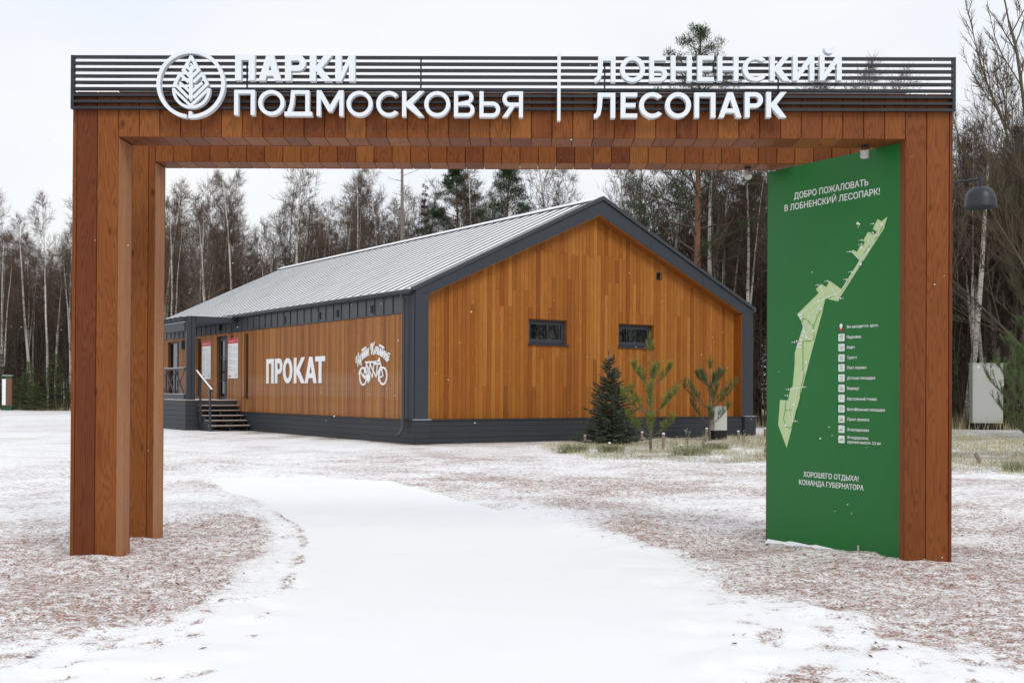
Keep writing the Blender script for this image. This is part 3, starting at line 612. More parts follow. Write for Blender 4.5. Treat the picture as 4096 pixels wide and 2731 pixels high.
GL = [lambda x, z: [circ(x, z + .006, .012), circ(x, z + .006, .018, 14, -40, 220) + [(x, z - .026), (x + .0138, z - .0055)], [(x - .003, z), (x - .003, z + .012), (x + .004, z + .010), (x + .003, z + .006), (x - .003, z + .005)]],
      lambda x, z: [circ(x, z, .021), [(x - .009, z + .006), (x - .007, z - .008), (x + .006, z - .008), (x + .008, z + .006), (x - .009, z + .006)], circ(x + .010, z, .004), [(x - .010, z - .013), (x + .010, z - .013)]],
      lambda x, z: [circ(x - .013, z + .018, .004, 8), [(x - .018, z - .002), (x - .015, z + .012), (x - .010, z + .012), (x - .008, z - .002)], [(x - .014, z), (x - .014, z - .024)], [(x - .011, z), (x - .011, z - .024)], [(x, z + .024), (x, z - .026)], circ(x + .013, z + .018, .004, 8), [(x + .013, z + .013), (x + .007, z - .006), (x + .019, z - .006), (x + .013, z + .013)], [(x + .011, z - .006), (x + .011, z - .024)], [(x + .015, z - .006), (x + .015, z - .024)]],
      lambda x, z: [circ(x, z + .006, .008), [(x - .012, z + .012), (x - .006, z + .022), (x, z + .025), (x + .006, z + .022), (x + .012, z + .012), (x - .012, z + .012)], [(x - .018, z - .022), (x - .016, z - .010), (x - .006, z - .004), (x + .006, z - .004), (x + .016, z - .010), (x + .018, z - .022), (x - .018, z - .022)], [(x, z - .005), (x, z - .022)]],
      lambda x, z: [[(x - .018, z + .008), (x, z + .024), (x + .018, z + .008), (x - .018, z + .008)], [(x, z + .008), (x, z - .022)], [(x - .020, z - .014), (x + .020, z - .014)], [(x - .020, z - .023), (x + .020, z - .023)]],
      lambda x, z: [[(x - .018, z + .022), (x - .018, z - .022)], [(x - .004, z + .022), (x - .004, z - .022)], [(x - .018, z + .014), (x - .004, z + .014)], [(x - .018, z + .004), (x + .018, z + .004)], [(x - .018, z - .006), (x + .018, z - .006)], [(x + .018, z + .004), (x + .018, z - .022)], [(x - .018, z - .016), (x + .018, z - .016)], [(x + .006, z + .004), (x + .006, z - .022)]],
      lambda x, z: [circ(x + .003, z + .006, .014), [(x - .008, z - .004), (x - .018, z - .020)], circ(x - .012, z + .018, .004, 8)],
      lambda x, z: [circ(x, z, .021, 18), circ(x - .012, z - .010, .022, 9, 10, 90), circ(x + .012, z - .006, .020, 9, 120, 220), circ(x + .004, z + .014, .018, 9, 190, 300)],
      lambda x, z: bike(x, z - .008, .85) + [circ(x - .008, z + .008, .012)],
      lambda x, z: bike(x - .004, z - .006, .85) + [circ(x + .014, z + .016, .008)],
      lambda x, z: bike(x, z - .002, .95)]
for i, z in enumerate(ICZ):
    cx = .907 + i * .0004; ic = MB(); rsq(ic, cx, z, .0345, .0325, -.0015, .009); I = ic.build('icon_tile', M_PRINT, pan)
    flat_lines(GL[i](cx, z), .0020, -.0040).build('pictogram', M_LINE, I)
for t, a, b, z in [('Вы находитесь здесь', .968, 1.308, 1.984), ('Парковка', .968, 1.122, 1.894), ('Кафе', .970, 1.054, 1.805), ('Туалет', .971, 1.08, 1.716), ('Пост охраны', .972, 1.18, 1.628), ('Детская площадка', .972, 1.275, 1.538), ('Воркаут', .973, 1.106, 1.449), ('Настольный теннис', .973, 1.295, 1.358), ('Волейбольная площадка', .974, 1.378, 1.267), ('Пункт проката', .976, 1.212, 1.181), ('Велопарковка', .978, 1.21, 1.091), ('Велодорожка,', .979, 1.209, 1.023), ('протяженность 3,3 км', .979, 1.337, .984)]:
    line_text(t, a, b, z - .0125, .026, bold=.010)
MB().box(.962, -.0012, .985, .9635, .001, 1.035).build('rule', M_MAPG, pan)

MB().box(1.10, -.012, -.02, 1.112, .0, .10).build('ground_bracket', M_GREYL, pan)
# two spotlights under the beams
def spotlight(loc, rz, tilt, label):
    s = thing('spotlight', label, 'spotlight', loc, rz); s.scale = (.78, .78, .85)
    MB().box(-.03, -.03, -.012, .03, .03, 0).build('base_plate', M_SLAT, s)
    MB().box(-.036, -.006, -.075, -.030, .006, -.012).box(.030, -.006, -.075, .036, .006, -.012).box(-.036, -.0065, -.018, .036, .0065, -.0121).build('bracket', M_SLAT, s)
    h = MB().lathe([(.0, .045), (.045, .045), (.047, .04), (.047, .002), (.043, 0), (.043, -.004), (.047, -.006), (.047, -.034), (.043, -.040), (.038, -.034), (.0, -.034)], 0, 0, 24).build('lamp_head', M_GREYL, s, (0, 0, -.085), (tilt, 0, 0), smooth=False)
    MB().lathe([(0, -.0345), (.037, -.0345)], 0, 0, 20).build('lens', M_LENS, h)
    return s
spotlight((2.86, 9.60, 3.4895), R(-20), R(22), 'grey spotlight under the front beam, near the top of the green board')
spotlight((2.085, 10.66, 3.5105), R(30), R(-38), 'grey spotlight tilted under the rear beam, left of the green board')

# ------------------------------------------------------------------ the rental building
BLD = thing('rental_hut', 'long wooden bicycle rental hut with dark metal trim and snowy gabled roof', 'building', (BX, BY, 0), BT)
WD, LN, HE, HR = 12.66, 23.97, 4.15, 7.15
ANG = math.atan2(HR - HE, WD / 2)
def roofz(x, e=HE, r=HR, w=WD): return e + (r - e) * (1 - abs(x - w / 2) / (w / 2))
def inner_z(x): # underside of the rake frame
    return 4.0 + (6.64 - 4.0) * (x - .425) / (6.235 - .425) if x < 6.235 else 6.64 - (6.64 - 3.987) * (x - 6.235) / (12.12 - 6.235)
# plinth
def clad_row(par, x0, x1, z0, z1, y, axis_, step=3.0, off=0, th=.02, mat=None):
    mat = mat or M_CLAD; x = x0 + (off % step if off else 0) - (step if off else 0); 
    while x < x1 - .01:
        a, b = max(x, x0), min(x + step, x1); x += step
        if b - a < .02: continue
        w, h, c = b - a - .003, z1 - z0 - .006, (a + b) / 2
        if axis_ == 'x': plank('board', par, (h, th, w), (c, y, (z0 + z1) / 2), mat, .003, (0, R(90), 0))
        else: plank('board', par, (h, th, w), (y, c, (z0 + z1) / 2), mat, .003, (R(90), 0, R(90)) if False else (0, R(90), R(90)))
PLN = MB().box(.03, .06, -.1, WD - .03, LN, .62).build('plinth', M_BLACK, BLD)
for r_ in range(4):
    z0 = .0 + r_ * .157 - (.06 if r_ == 0 else 0); z1 = (r_ + 1) * .157
    clad_row(PLN, .485, 12.18, z0, z1, .045, 'x', 3.9, off=1.3 * (r_ + 1))
    clad_row(PLN, .0, 12.97, z0, z1, .02, 'y', 4.1, off=1.1 * (r_ + 1))
    clad_row(PLN, .0, .476, z0, z1, -.05, 'x', 4)
    clad_row(PLN, 12.20, 12.70, z0, z1, -.05, 'x', 4)
    clad_row(PLN, -.05, .04, z0, z1, .487 if False else 12.71, 'y', 4)
MB().box(-.012, -.04, -.08, .488, .06, .62).build('corner_block', M_CLAD, BLD); MB().box(12.188, -.04, -.08, 12.70, .06, .62).build('corner_block', M_CLAD, BLD)
MB().box(-.03, -.075, .629, .50, .03, .652).box(.503, -.0, .630, 12.175, .36, .650).box(12.178, -.075, .629, 12.725, .03, .652).box(-.045, .035, .630, .30, 12.95, .648).build('plinth_flashing', M_DARK2, BLD)
MB().box(-.028, -.073, .6525, .498, .028, .660).build('snow_line', M_SNOW, BLD); MB().box(12.18, -.073, .6525, 12.72, .028, .660).build('snow_line', M_SNOW, BLD)
# frame of the gable
GF = MB().box(.03, 0, .655, .43, .40, 4.0).build('gable_frame', M_DARK, BLD)
MB().box(12.12, 0, .655, 12.53, .40, 3.99).build('pilaster', M_DARK, GF)
MB().box(12.53, .03, .655, 12.66, .30, 4.05).build('corner_trim', M_DARK, GF); MB().box(.0, .04, .655, .03, .60, 4.05).build('corner_trim', M_DARK, GF)
MB().prism([(.03, 4.0), (.43, 4.0), (6.235, 6.64), (6.33, 6.98), (6.33, 7.06), (.03, 4.10)], -.002, .40).build('rake_board', M_DARK, GF)
MB().prism([(6.235, 6.64), (12.12, 3.99), (12.63, 3.99), (12.63, 4.10), (6.33, 7.06), (6.33, 6.98)], -.002, .40).build('rake_board', M_DARK, GF)
MB().prism([(-.06, 4.065), (-.06, 4.17), (6.33, 7.20), (6.33, 7.085)], -.05, .12).build('verge_trim', M_DARK2, GF)
MB().prism([(12.72, 4.065), (12.72, 4.17), (6.33, 7.20), (6.33, 7.085)], -.05, .12).build('verge_trim', M_DARK2, GF)
# joints in the frame cladding
jm = MB()
for x in (2.6, 3.1): jm.bar((x, -.004, inner_z(x) + .005), (x + .12, -.004, inner_z(x) + .36), .006, .004, up=(0, 1, 0))
for x in (8.2, 10.4): jm.bar((x, -.004, inner_z(x) + .005), (x + .0, -.004, inner_z(x) + .38), .006, .004, up=(0, 1, 0))
jm.box(.035, -.003, 4.02, .425, .001, 4.026).box(.035, -.003, 2.1, .425, .001, 2.105).box(12.125, -.003, 4.0, 12.52, .001, 4.006).build('cladding_joints', M_BLACK, GF, kind='stuff')
# gable wall, board by board
GW = MB().prism([(.43, .655), (12.12, .655), (12.12, 3.985), (6.235, 6.62), (.43, 3.995)], .58, .62).build('gable_wall', M_BLACK, BLD)
OPEN = [(3.934, 5.335, 2.79, 3.506), (7.236, 8.635, 2.795, 3.49), (8.743, 8.978, 4.903, 5.128)]
random.seed(11)
nb = 84; bwid = (12.12 - .43) / nb
for i in range(nb):
    a = .43 + i * bwid; b = a + bwid; c = (a + b) / 2; top = min(inner_z(a), inner_z(b))
    cuts = [.655]
    if 2.0 < c < 10.5 and top > 4.6: cuts += [random.choice([1.55, 2.35, 3.8, 4.3, 4.7]) + random.choice([0, .02])]
    if top > 5.6: cuts += [5.45 + random.choice([0, -.05, .04])] if random.random() < .7 else []
    cuts = sorted(set(cuts)) + [top + .02]
    for z0, z1 in zip(cuts[:-1], cuts[1:]):
        segs = [(z0, z1)]
        for (xa, xb, za, zb) in OPEN:
            if xa - .01 < c < xb + .01:
                new = []
                for s0, s1 in segs:
                    if s1 <= za or s0 >= zb: new.append((s0, s1)); continue
                    if s0 < za: new.append((s0, za))
                    if s1 > zb: new.append((zb, s1))
                segs = new
        for s0, s1 in segs:
            if s1 - s0 < .03: continue
            plank('board', GW, (bwid - .005, .022, round(s1 - s0 - .004, 2)), (c, .361 + random.uniform(-.0015, .0015), (s0 + s1) / 2), W_GABLE, .003)
# wooden soffit and reveals on the inner side of the frame
SF = MB().box(12.095, .012, .66, 12.118, .349, 3.95).build('reveal', W_GABLE, BLD)
for sgn in (0, 1):
    for j in range(3):
        y = .012 + .1125 * (j + .5)
        if sgn == 0: p, q = Vector((.45, y, 3.995)), Vector((6.235, y, 6.625))
        else: p, q = Vector((12.10, y, 3.985)), Vector((6.235, y, 6.625))
        d = q - p; ang = math.atan2(d.x, d.z)
        plank('board', SF, (.020, .108, round(d.length, 3)), tuple((p + q) / 2), W_GABLE, .003, (0, ang, 0))
# windows
def bars(x0, x1, z0, z1, t, y0, y1):
    return MB().box(x0, y0, z0, x0 + t, y1, z1).box(x1 - t, y0, z0, x1, y1, z1).box(x0 + t, y0 + .001, z0, x1 - t, y1, z0 + t).box(x0 + t, y0 + .001, z1 - t, x1 - t, y1, z1)
for k, (a, b, z0, z1) in enumerate(OPEN[:2]):
    Wn = bars(a + .02, b - .02, z0 + .02, z1 - .02, .075, .475, .55).build('window', M_DARK, BLD)
    bars(a + .097, b - .097, z0 + .097, z1 - .097, .05, .490, .54).build('sash', M_DARK2, Wn)
    MB().box(a + .148, .515, z0 + .148, b - .148, .525, z1 - .148).build('pane', M_GLASS, Wn)
    MB().box(a + .001, .376, z0 - .005, a + .018, .56, z1).box(b - .018, .376, z0 - .005, b - .001, .56, z1).box(a + .018, .376, z1 - .017, b - .018, .56, z1).build('reveal', W_GABLE, Wn)
    MB().box(a - .02, .29, z0 - .035, b + .02, .50, z0 - .003).build('sill', M_DARK, Wn)
    MB().box(a + .15, .470, z0 + .06, a + .19, .476, z0 + .075).box(b - .21, .470, z0 + .06, b - .17, .476, z0 + .075).build('drain_caps', M_BLACK, Wn)
vt = bars(8.746, 8.975, 4.906, 5.125, .022, .340, .40).build('vent', M_BLACK, BLD)
for j in range(5): MB().box(8.77, .375, 4.935 + j * .036, 8.952, .392, 4.952 + j * .036).build('slat', M_BLACK, vt)

# roof
RF = MB(); ca, sa = math.cos(ANG), math.sin(ANG)
RL = MB().prism([(-.10, 4.085), (6.33, 7.125), (12.76, 4.085), (12.76, 4.055), (6.33, 7.09), (-.10, 4.055)], .0, LN + .2).build('roof', M_DARK2, BLD)
def rp_(t, h): # t along the left slope from the eave
    return (-.10 + t * (6.33 + .10) / SL + (-(7.125 - 4.085) / SL) * h, 4.085 + t * (7.125 - 4.085) / SL + ((6.33 + .10) / SL) * h)
SL = math.hypot(6.43, 3.04)
nsm = 45; pit = (LN + .15) / nsm
seam_me = MB(); 
x0_, z0_ = rp_(0.02, .0); x1_, z1_ = rp_(SL - .08, .0); x2_, z2_ = rp_(SL - .08, .028); x3_, z3_ = rp_(.02, .028)
seam_me.prism([(x0_, z0_), (x1_, z1_), (x2_, z2_), (x3_, z3_)], -.009, .009)
sme = seam_me.mesh('seam', M_DARK2)
bays = []
rs = np.random.RandomState(5)
def smooth(a): return np.convolve(np.pad(a, 4, 'edge'), np.ones(9) / 9, 'valid')
for v in range(9):
    m = MB(); n = 90; ts = np.linspace(.05, SL - .10, n); m.v = []; 
    lo = .020 + .050 * smooth(rs.rand(n)) ** 2; hi = pit - .035 - .09 * smooth(rs.rand(n)) ** 1.5
    for i in range(n):
        xa, za = rp_(ts[i], .012)
        xb, zb = rp_(ts[i], .001)
        m.v += [(xb, lo[i] - .006, zb), (xa, lo[i] + .012, za), (xa, hi[i] - .012, za), (xb, hi[i] + .006, zb)]
    for i in range(n - 1):
        for k in range(3): m.f.append((i * 4 + k, (i + 1) * 4 + k, (i + 1) * 4 + k + 1, i * 4 + k + 1))
    bays.append(m.mesh('roof_snow', M_RSNOW))
for i in range(nsm + 1):
    link('seam', sme, RL, (0, .0 + .10 + i * pit, 0) if i < nsm + 1 else (0, 0, 0))
    if i < nsm: link('roof_snow', bays[(i * 4) % 9], RL, (0, .10 + i * pit, 0))
MB().prism([(6.13, 7.06), (6.33, 7.155), (6.53, 7.06), (6.53, 7.09), (6.33, 7.19), (6.13, 7.09)], .13, LN + .2).build('ridge_cap', M_DARK2, RL)
MB().prism([(6.14, 7.095), (6.33, 7.192), (6.36, 7.18), (6.36, 7.20), (6.33, 7.212), (6.14, 7.115)], .14, LN + .19).build('ridge_snow', M_SNOW, RL)
GU = MB().tube([(-.16, .0, 4.05), (-.16, LN, 4.05)], .062, 12).build('gutter', M_DARK2, BLD, smooth=True)
for i in range(26): MB().tube([(-.16, .3 + i * .93, 4.05), (-.16, .33 + i * .93, 4.05)], .067, 12).build('gutter_bracket', M_DARK2, GU)
MB().box(-.21, .02, 4.105, -.11, LN, 4.116).build('gutter_snow', M_SNOW, GU)
DP = MB().tube([(-.16, .42, 4.02), (-.16, .42, 3.93), (-.10, .42, 3.80), (-.10, .42, .52), (-.12, .42, .40), (-.20, .40, .30), (-.30, .36, .23)], .048, 12).build('downpipe', M_DARK2, BLD, smooth=True)
for z in (3.78, 2.30, .60): MB().tube([(-.10, .42, z), (-.10, .42, z + .09)], .056, 12).build('pipe_clamp', M_DARK2, DP)
# side wall
SW = MB().box(.28, .60, .65, .32, LN, 4.06).build('side_wall', M_BLACK, BLD)
MB().box(.0, .60, 3.53, .30, LN, 4.055).build('upper_cladding', M_DARK2, BLD)
MB().box(-.03, .60, 3.505, .28, LN, 3.53).build('drip_trim', M_DARK2, BLD)
bt = MB().box(-.022, -.012, 3.531, -.0005, .012, 4.0).mesh('batten', M_DARK2)
for i in range(44): link('batten', bt, SW, (0, .675 + i * .5385, 0))
MB().box(-.001, .60, .655, .30, .640, 3.53).build('end_trim', M_DARK, BLD)
for y in (2.46, 4.70, 5.97, 8.67):
    v_ = MB().box(-.025, y - .075, 3.60, -.001, y + .075, 3.83).build('wall_vent', M_SLAT, BLD)
    MB().box(-.030, y - .055, 3.62, -.0255, y + .055, 3.81).build('grille', M_BLACK, v_)
HOLES = [(11.885, 12.335, 1.155, 3.44), (14.0, 15.14, 1.0, 3.41), (16.84, 17.44, 1.19, 3.43), (19.5, 20.95, 1.2, 3.40), (21.6, 23.0, 1.2, 3.4)]
y = .645; random.seed(5); bwd = .1205
while y < LN - .02:
    a, b = y, min(y + bwd, LN); 
    for (h0, h1, _, _) in HOLES:
        if a < h0 - .02 < b - .0 and b > h0: b = h0
        if a < h1 < b and a > h0 - .001: pass
    c = (a + b) / 2; segs = [(.655, 3.50)]
    for (h0, h1, z0, z1) in HOLES:
        if h0 - .001 <= c < h1: 
            b = min(b, h1); c = (a + b) / 2
            segs = [s for s in ((.655, z0), (z1, 3.50)) if s[1] - s[0] > .03]
    for s0, s1 in segs:
        plank('board', SW, (round(b - a - .004, 3), .022, round(s1 - s0 - .004, 3)), (.011 + random.uniform(-.001, .001), c, (s0 + s1) / 2), W_SIDE, .003, (0, 0, R(90)))
    y = b
def yb(y0, y1, z0, z1, t, x0, x1):
    return MB().box(x0, y0, z0, x1, y0 + t, z1).box(x0, y1 - t, z0, x1, y1, z1).box(x0 + .001, y0 + t, z0, x1, y1 - t, z0 + t).box(x0 + .001, y0 + t, z1 - t, x1, y1 - t, z1)
for k, (h0, h1, z0, z1) in enumerate(HOLES):
    if k == 1: continue
    Wn = yb(h0 + .02, h1 - .02, z0 + .02, z1 - .02, .06, .085, .145).build('window', M_DARK, BLD)
    if k in (0, 2): yb(h0 + .081, h1 - .081, z0 + .081, z1 - .081, .04, .095, .140).build('sash', M_DARK2, Wn)
    MB().box(.115, h0 + .082, z0 + .082, .125, h1 - .082, z1 - .082).build('pane', M_GLASS, Wn)
    if k >= 3: MB().box(.09, (h0 + h1) / 2 - .25, z0 + .08, .14, (h0 + h1) / 2 - .17, z1 - .08).build('mullion', M_DARK2, Wn)
    MB().box(.0235, h0 + .001, z0, .27, h0 + .018, z1).box(.0235, h1 - .018, z0, .27, h1 - .001, z1).box(.0235, h0 + .018, z1 - .017, .27, h1 - .018, z1).build('reveal', W_SIDE, Wn)
    MB().box(-.06, h0 - .02, z0 - .03, .09, h1 + .02, z0 - .003).build('sill', M_DARK2, Wn)
# double door
h0, h1, z0, z1 = HOLES[1]
DR = yb(h0 + .01, h1 - .01, z0, z1, .07, .095, .175).build('door', M_DARK, BLD)
MB().box(.0235, h0 + .001, z0, .27, h0 + .0095, z1).box(.0235, h1 - .0095, z0, .27, h1 - .001, z1).build('reveal', W_SIDE, DR)
mid = h0 + .42
for a, b in ((h0 + .085, mid - .004), (mid + .004, h1 - .085)):
    lf_ = yb(a, b, z0 + .08, z1 - .075, .10, .100, .140).build('door_leaf', M_DARK2, DR)
    MB().box(.120, a + .101, z0 + .18, .127, b - .101, z1 - .176).build('door_glass', M_GLASS, DR)
    for zz in (1.75, 2.62): MB().box(.101, a + .10, zz, .135, b - .10, zz + .03).build('glazing_bar', M_DARK2, DR)
MB().tube([(.095, mid - .06, 1.75), (.055, mid - .06, 1.77), (.055, mid - .06, 2.5), (.095, mid - .06, 2.52)], .014, 8).tube([(.095, mid + .06, 1.75), (.055, mid + .06, 1.77), (.055, mid + .06, 2.5), (.095, mid + .06, 2.52)], .014, 8).build('door_handle', M_BLACK, DR)
# sign letters and cycle drawing on the wall: frame with u = -y
SG = R(-90)
def wall_uv(y): return -y
word = 'ПРОКАТ'; spans = [(-10.16, -9.50), (-9.36, -8.79), (-8.69, -7.93), (-7.82, -7.05), (-7.03, -6.17), (-6.20, -5.505)]
spans = [(-10.17, -9.53), (-9.42, -8.80), (-8.75, -7.98), (-7.86, -7.00), (-7.00, -6.12), (-6.22, -5.51)]
for ch, (a, b) in zip(word, spans):
    mb = block_letter(MB(), ch, a, b, 1.645, 2.468, -.026, .016, .20, .155); mb.build('sign_letter', M_WHITE, BLD, rot=(0, 0, SG))
lg = MB()
def LU(x, y): # drawing coordinates of the cycle logo
    return (-3.42 + (x - 186) / (1180 - 186) * (3.42 - 1.35), 2.79 - (y - 125) / (1370 - 125) * (2.79 - 1.575))
kz = [0]
def lbar(a, b, w=.034):
    kz[0] += 1; (xa, za), (xb, zb) = LU(*a), LU(*b); yy = -.030 - .0007 * (kz[0] % 7)
    dx, dz = xb - xa, zb - za; l = math.hypot(dx, dz) + 1e-9; nx_, nz_ = -dz / l * w / 2, dx / l * w / 2; ex, ez = dx / l * w * .35, dz / l * w * .35
    lg.prism([(xa - ex + nx_, za - ez + nz_), (xb + ex + nx_, zb + ez + nz_), (xb + ex - nx_, zb + ez - nz_), (xa - ex - nx_, za - ez - nz_)], yy, -.008)
def lpath(p, w=.034):
    for a, b in zip(p[:-1], p[1:]): lbar(a, b, w)
def lell(cx, cy, rx, ry, w=.055, a0=0, a1=360, n=30):
    xa, za = LU(cx - rx, cy); xb, zb = LU(cx + rx, cy); _, zt_ = LU(cx, cy - ry); cxx, rr, rz_ = (xa + xb) / 2, (xb - xa) / 2, zt_ - za
    A = [R(a) for a in np.linspace(a0, a1, n)]; kz[0] += 1
    lg.prism([(cxx + rr * math.cos(a), za + rz_ * math.sin(a)) for a in A] + [(cxx + (rr - w) * math.cos(a), za + (rz_ - w) * math.sin(a)) for a in A[::-1]], -.0304 - .0007 * (kz[0] % 7), -.008)
lell(420, 1110, 118, 275, .048, 0, 359); lell(1000, 1110, 122, 265, .055, 0, 359); lell(400, 1100, 115, 262, .05, 20, 170)
lell(580, 1160, 52, 110, .10, 0, 359)
lpath([(520, 770), (420, 1110), (520, 1090)]); lpath([(345, 985), (425, 1130), (560, 1230)]); lpath([(520, 770), (695, 1145), (740, 760)]); lpath([(520, 770), (590, 1120), (625, 760), (800, 1130), (930, 850)])
lpath([(740, 770), (910, 770)]); lpath([(740, 745), (900, 745)], .02); lpath([(840, 770), (810, 1120)]); lpath([(895, 640), (960, 900), (1000, 1110), (890, 1170)]); lpath([(420, 1110), (590, 1150)]); lpath([(930, 850), (880, 1010), (880, 1240)], .05)
lpath([(890, 680), (890, 615), (850, 690)], .06)
for sx in (530, 640, 757): lpath([(sx - 35, 705), (sx, 720), (sx + 38, 700)], .06); lpath([(sx - 5, 720), (sx - 8, 770)], .05)
lpath([(575, 1240), (575, 1280)], .06); lpath([(595, 1010), (600, 1080)], .03)
# brush lettering 'Кути Катай' on its arc, as slanted strokes and glyphs
for p in [[(215, 520), (198, 600), (208, 700)], [(272, 425), (262, 600), (258, 805)], [(268, 600), (320, 745)], [(312, 505), (322, 660), (345, 690)], [(352, 455), (350, 690), (362, 790)], [(385, 420), (403, 620)], [(425, 370), (440, 580)], [(402, 620), (428, 385)],
          [(470, 345), (485, 550)], [(445, 580), (472, 355)], [(522, 315), (525, 525)], [(490, 545), (522, 325)], [(572, 295), (570, 505)], [(530, 520), (572, 305)], [(680, 170), (640, 220), (632, 330)], [(685, 175), (660, 480)], [(750, 140), (690, 300), (725, 485)],
          [(800, 270), (765, 350), (755, 470)], [(805, 270), (840, 300)], [(762, 470), (825, 310)], [(840, 290), (825, 480)], [(850, 480), (880, 300)], [(880, 300), (870, 505)], [(890, 500), (935, 330)], [(935, 330), (925, 530)], [(940, 525), (985, 350)], [(985, 350), (960, 560)],
          [(1030, 400), (985, 480), (965, 560)], [(975, 560), (1045, 430)], [(1070, 430), (1020, 600)], [(1030, 600), (1090, 480)], [(1120, 490), (1065, 650)], [(1078, 655), (1140, 530)], [(1170, 560), (1100, 700)], [(1108, 700), (1160, 650)], [(1145, 470), (1190, 500)]]:
    lpath(p, .036)
lbar((380, 350), (490, 278), .055); lbar((900, 232), (1015, 310), .055)
lg.build('cycle_logo', M_WHITE, BLD, rot=(0, 0, SG))
# lamp box and camera on the far part of the side wall
MB().prism([(-18.78, 3.05), (-19.06, 3.05), (-19.06, 3.39), (-18.78, 3.39)], -.14, -.001).build('wall_lamp', M_DARK2, BLD, rot=(0, 0, SG))
cm_ = MB().tube([(-.02, 20.3, 3.86), (-.10, 20.28, 3.85)], .02, 8).tube([(-.09, 20.34, 3.87), (-.12, 20.15, 3.82)], .035, 10).build('wall_camera', M_WHITE, BLD)
MB().tube([(-.03, 13.0, 3.78), (-.04, 13.25, 3.7), (-.05, 13.45, 3.5), (-.05, 13.46, 3.36), (-.04, 13.42, 3.30), (-.04, 13.36, 3.34), (-.04, 13.40, 3.39), (-.04, 13.47, 3.33), (-.04, 13.40, 3.24)], .008, 6).build('loose_cable', M_BLACK, BLD)
MB().box(-.10, 14.55, 3.62, -.02, 14.63, 3.86).build('wall_speaker', M_BLACK, BLD)

# posters on the side wall: things that hang there
def poster(y0, y1, z0, z1, label, two):
    p = thing('poster', label, 'poster', bw(-.004, y1, z0), BT + SG); w, h = y1 - y0, z1 - z0
    MB().box(0, -.010, 0, w, -.002, h).build('sheet', M_WHITE, p)
    MB().box(.004, -.0112, h - .19, w - .004, -.0102, h - .003).build('header', M_RED, p)
    mb = MB(); text_fit(mb, 'пункт проката', .07, w * .62, h - .125, h - .085, -.0122, .001, .02, line=True); text_fit(mb, 'ПАРКИ', w * .83, w * .97, h - .10, h - .08, -.0122, .001, .01)
    mb.box(w * .70, -.0125, h - .14, w * .725, -.0118, h - .05); mb.build('header_lettering', M_WHITE, p)
    tx = MB(); rr = random.Random(3 if two else 8)
    if two:
        for blk in range(4):
            zt_ = h - .33 - blk * .25
            tx.box(.05, -.0112, zt_ + .03, .05 + w * .25, -.0103, zt_ + .05)
            for col_ in (.05, w * .52):
                for r_ in range(4):
                    for c_ in range(3): tx.box(col_ + c_ * w * .145, -.0112, zt_ - r_ * .038, col_ + c_ * w * .145 + w * rr.uniform(.06, .11), -.0103, zt_ - r_ * .038 + .012)
    else:
        tx.box(.05, -.0112, h - .27, .05 + w * .2, -.0103, h - .25)
        for r_ in range(3): tx.box(.05, -.0112, h - .32 - r_ * .02, w * .9, -.0103, h - .312 - r_ * .02)
        for col_ in (.05, w * .52):
            for r_ in range(46):
                if rr.random() < .10: continue
                tx.box(col_, -.0112, h - .44 - r_ * .020, col_ + w * rr.uniform(.34, .42), -.0103, h - .434 - r_ * .020)
    tx.build('print_lines', M_GREYP, p, kind='stuff')
    MB().box(.05, -.0112, .05, .05 + w * .26, -.0103, .10).build('stamp', M_RED, p)
    bl = flat_lines([circ(w * .78, .085, .028, 14), circ(w * .86, .085, .028, 14), [(w * .78, .085), (w * .81, .15), (w * .86, .15), (w * .88, .085)], circ(w * .82, .11, .075, 12, 30, 150)], .010, -.0104)
    bl.build('small_logo', M_INK, p)
poster(12.874, 13.854, 1.845, 3.295, 'white price list with red header, right of the dark double door', True)
poster(15.725, 16.657, 1.838, 3.28, 'white rules sheet with red header, left of the dark double door', False)

# porch: deck, stairs, pergola, railing
PX = -1.87; Y0, Y1 = 12.97, 22.6; DZ = 1.06
DK = MB().box(PX + .03, Y0 + .03, .0, -.001, Y1 - .03, DZ - .035).build('porch', M_BLACK, BLD)
for i in range(int((-PX) / .14)):
    a = PX + i * (-PX / 13); MB().box(a + .002, Y0 - .02, DZ - .03, a + (-PX / 13) - .003, Y1, DZ).build('deck_board', M_DECK, DK)
MB().box(PX - .005, Y0 - .018, DZ + .001, -.003, Y1, DZ + .010).build('deck_snow', M_SNOW, DK)
for r_ in range(6):
    z0_, z1_ = r_ * .171 - (.05 if r_ == 0 else 0), (r_ + 1) * .171
    clad_row(DK, Y0 + .03, Y1, z0_, z1_, PX + .012, 'y', 4.3, off=1.7 * (r_ + 1))
    clad_row(DK, PX + .03, -.002, z0_, z1_, Y0 + .012, 'x', 4)
MB().box(PX - .004, Y0 - .004, -.05, PX + .028, Y0 + .028, DZ - .035).build('corner_trim', M_DARK, DK)
ST = MB()
for xc in (-1.36, -.72, -.10):
    pts = [(12.96, .0), (11.66, .0), (11.66, .16)]
    for i, yy in enumerate((11.95, 12.25, 12.60, 12.93)): pts += [(yy, .16 + i * .171), (yy, .33 + i * .171)]
    pts = [(12.96, .0), (11.70, .0), (11.70, .155), (11.99, .155), (11.99, .325), (12.30, .325), (12.30, .495), (12.63, .495), (12.63, .665), (12.93, .665), (12.93, .84), (12.96, .84)]
    n = len(pts); k0 = len(ST.v)
    ST.v += [(xc - .02, a, b) for a, b in pts] + [(xc + .02, a, b) for a, b in pts]
    ST.f += [tuple(k0 + i for i in range(n)), tuple(k0 + 2 * n - 1 - i for i in range(n))] + [(k0 + i, k0 + i + n, k0 + (i + 1) % n + n, k0 + (i + 1) % n) for i in range(n)]
STR = ST.build('stairs', M_CLAD, BLD)
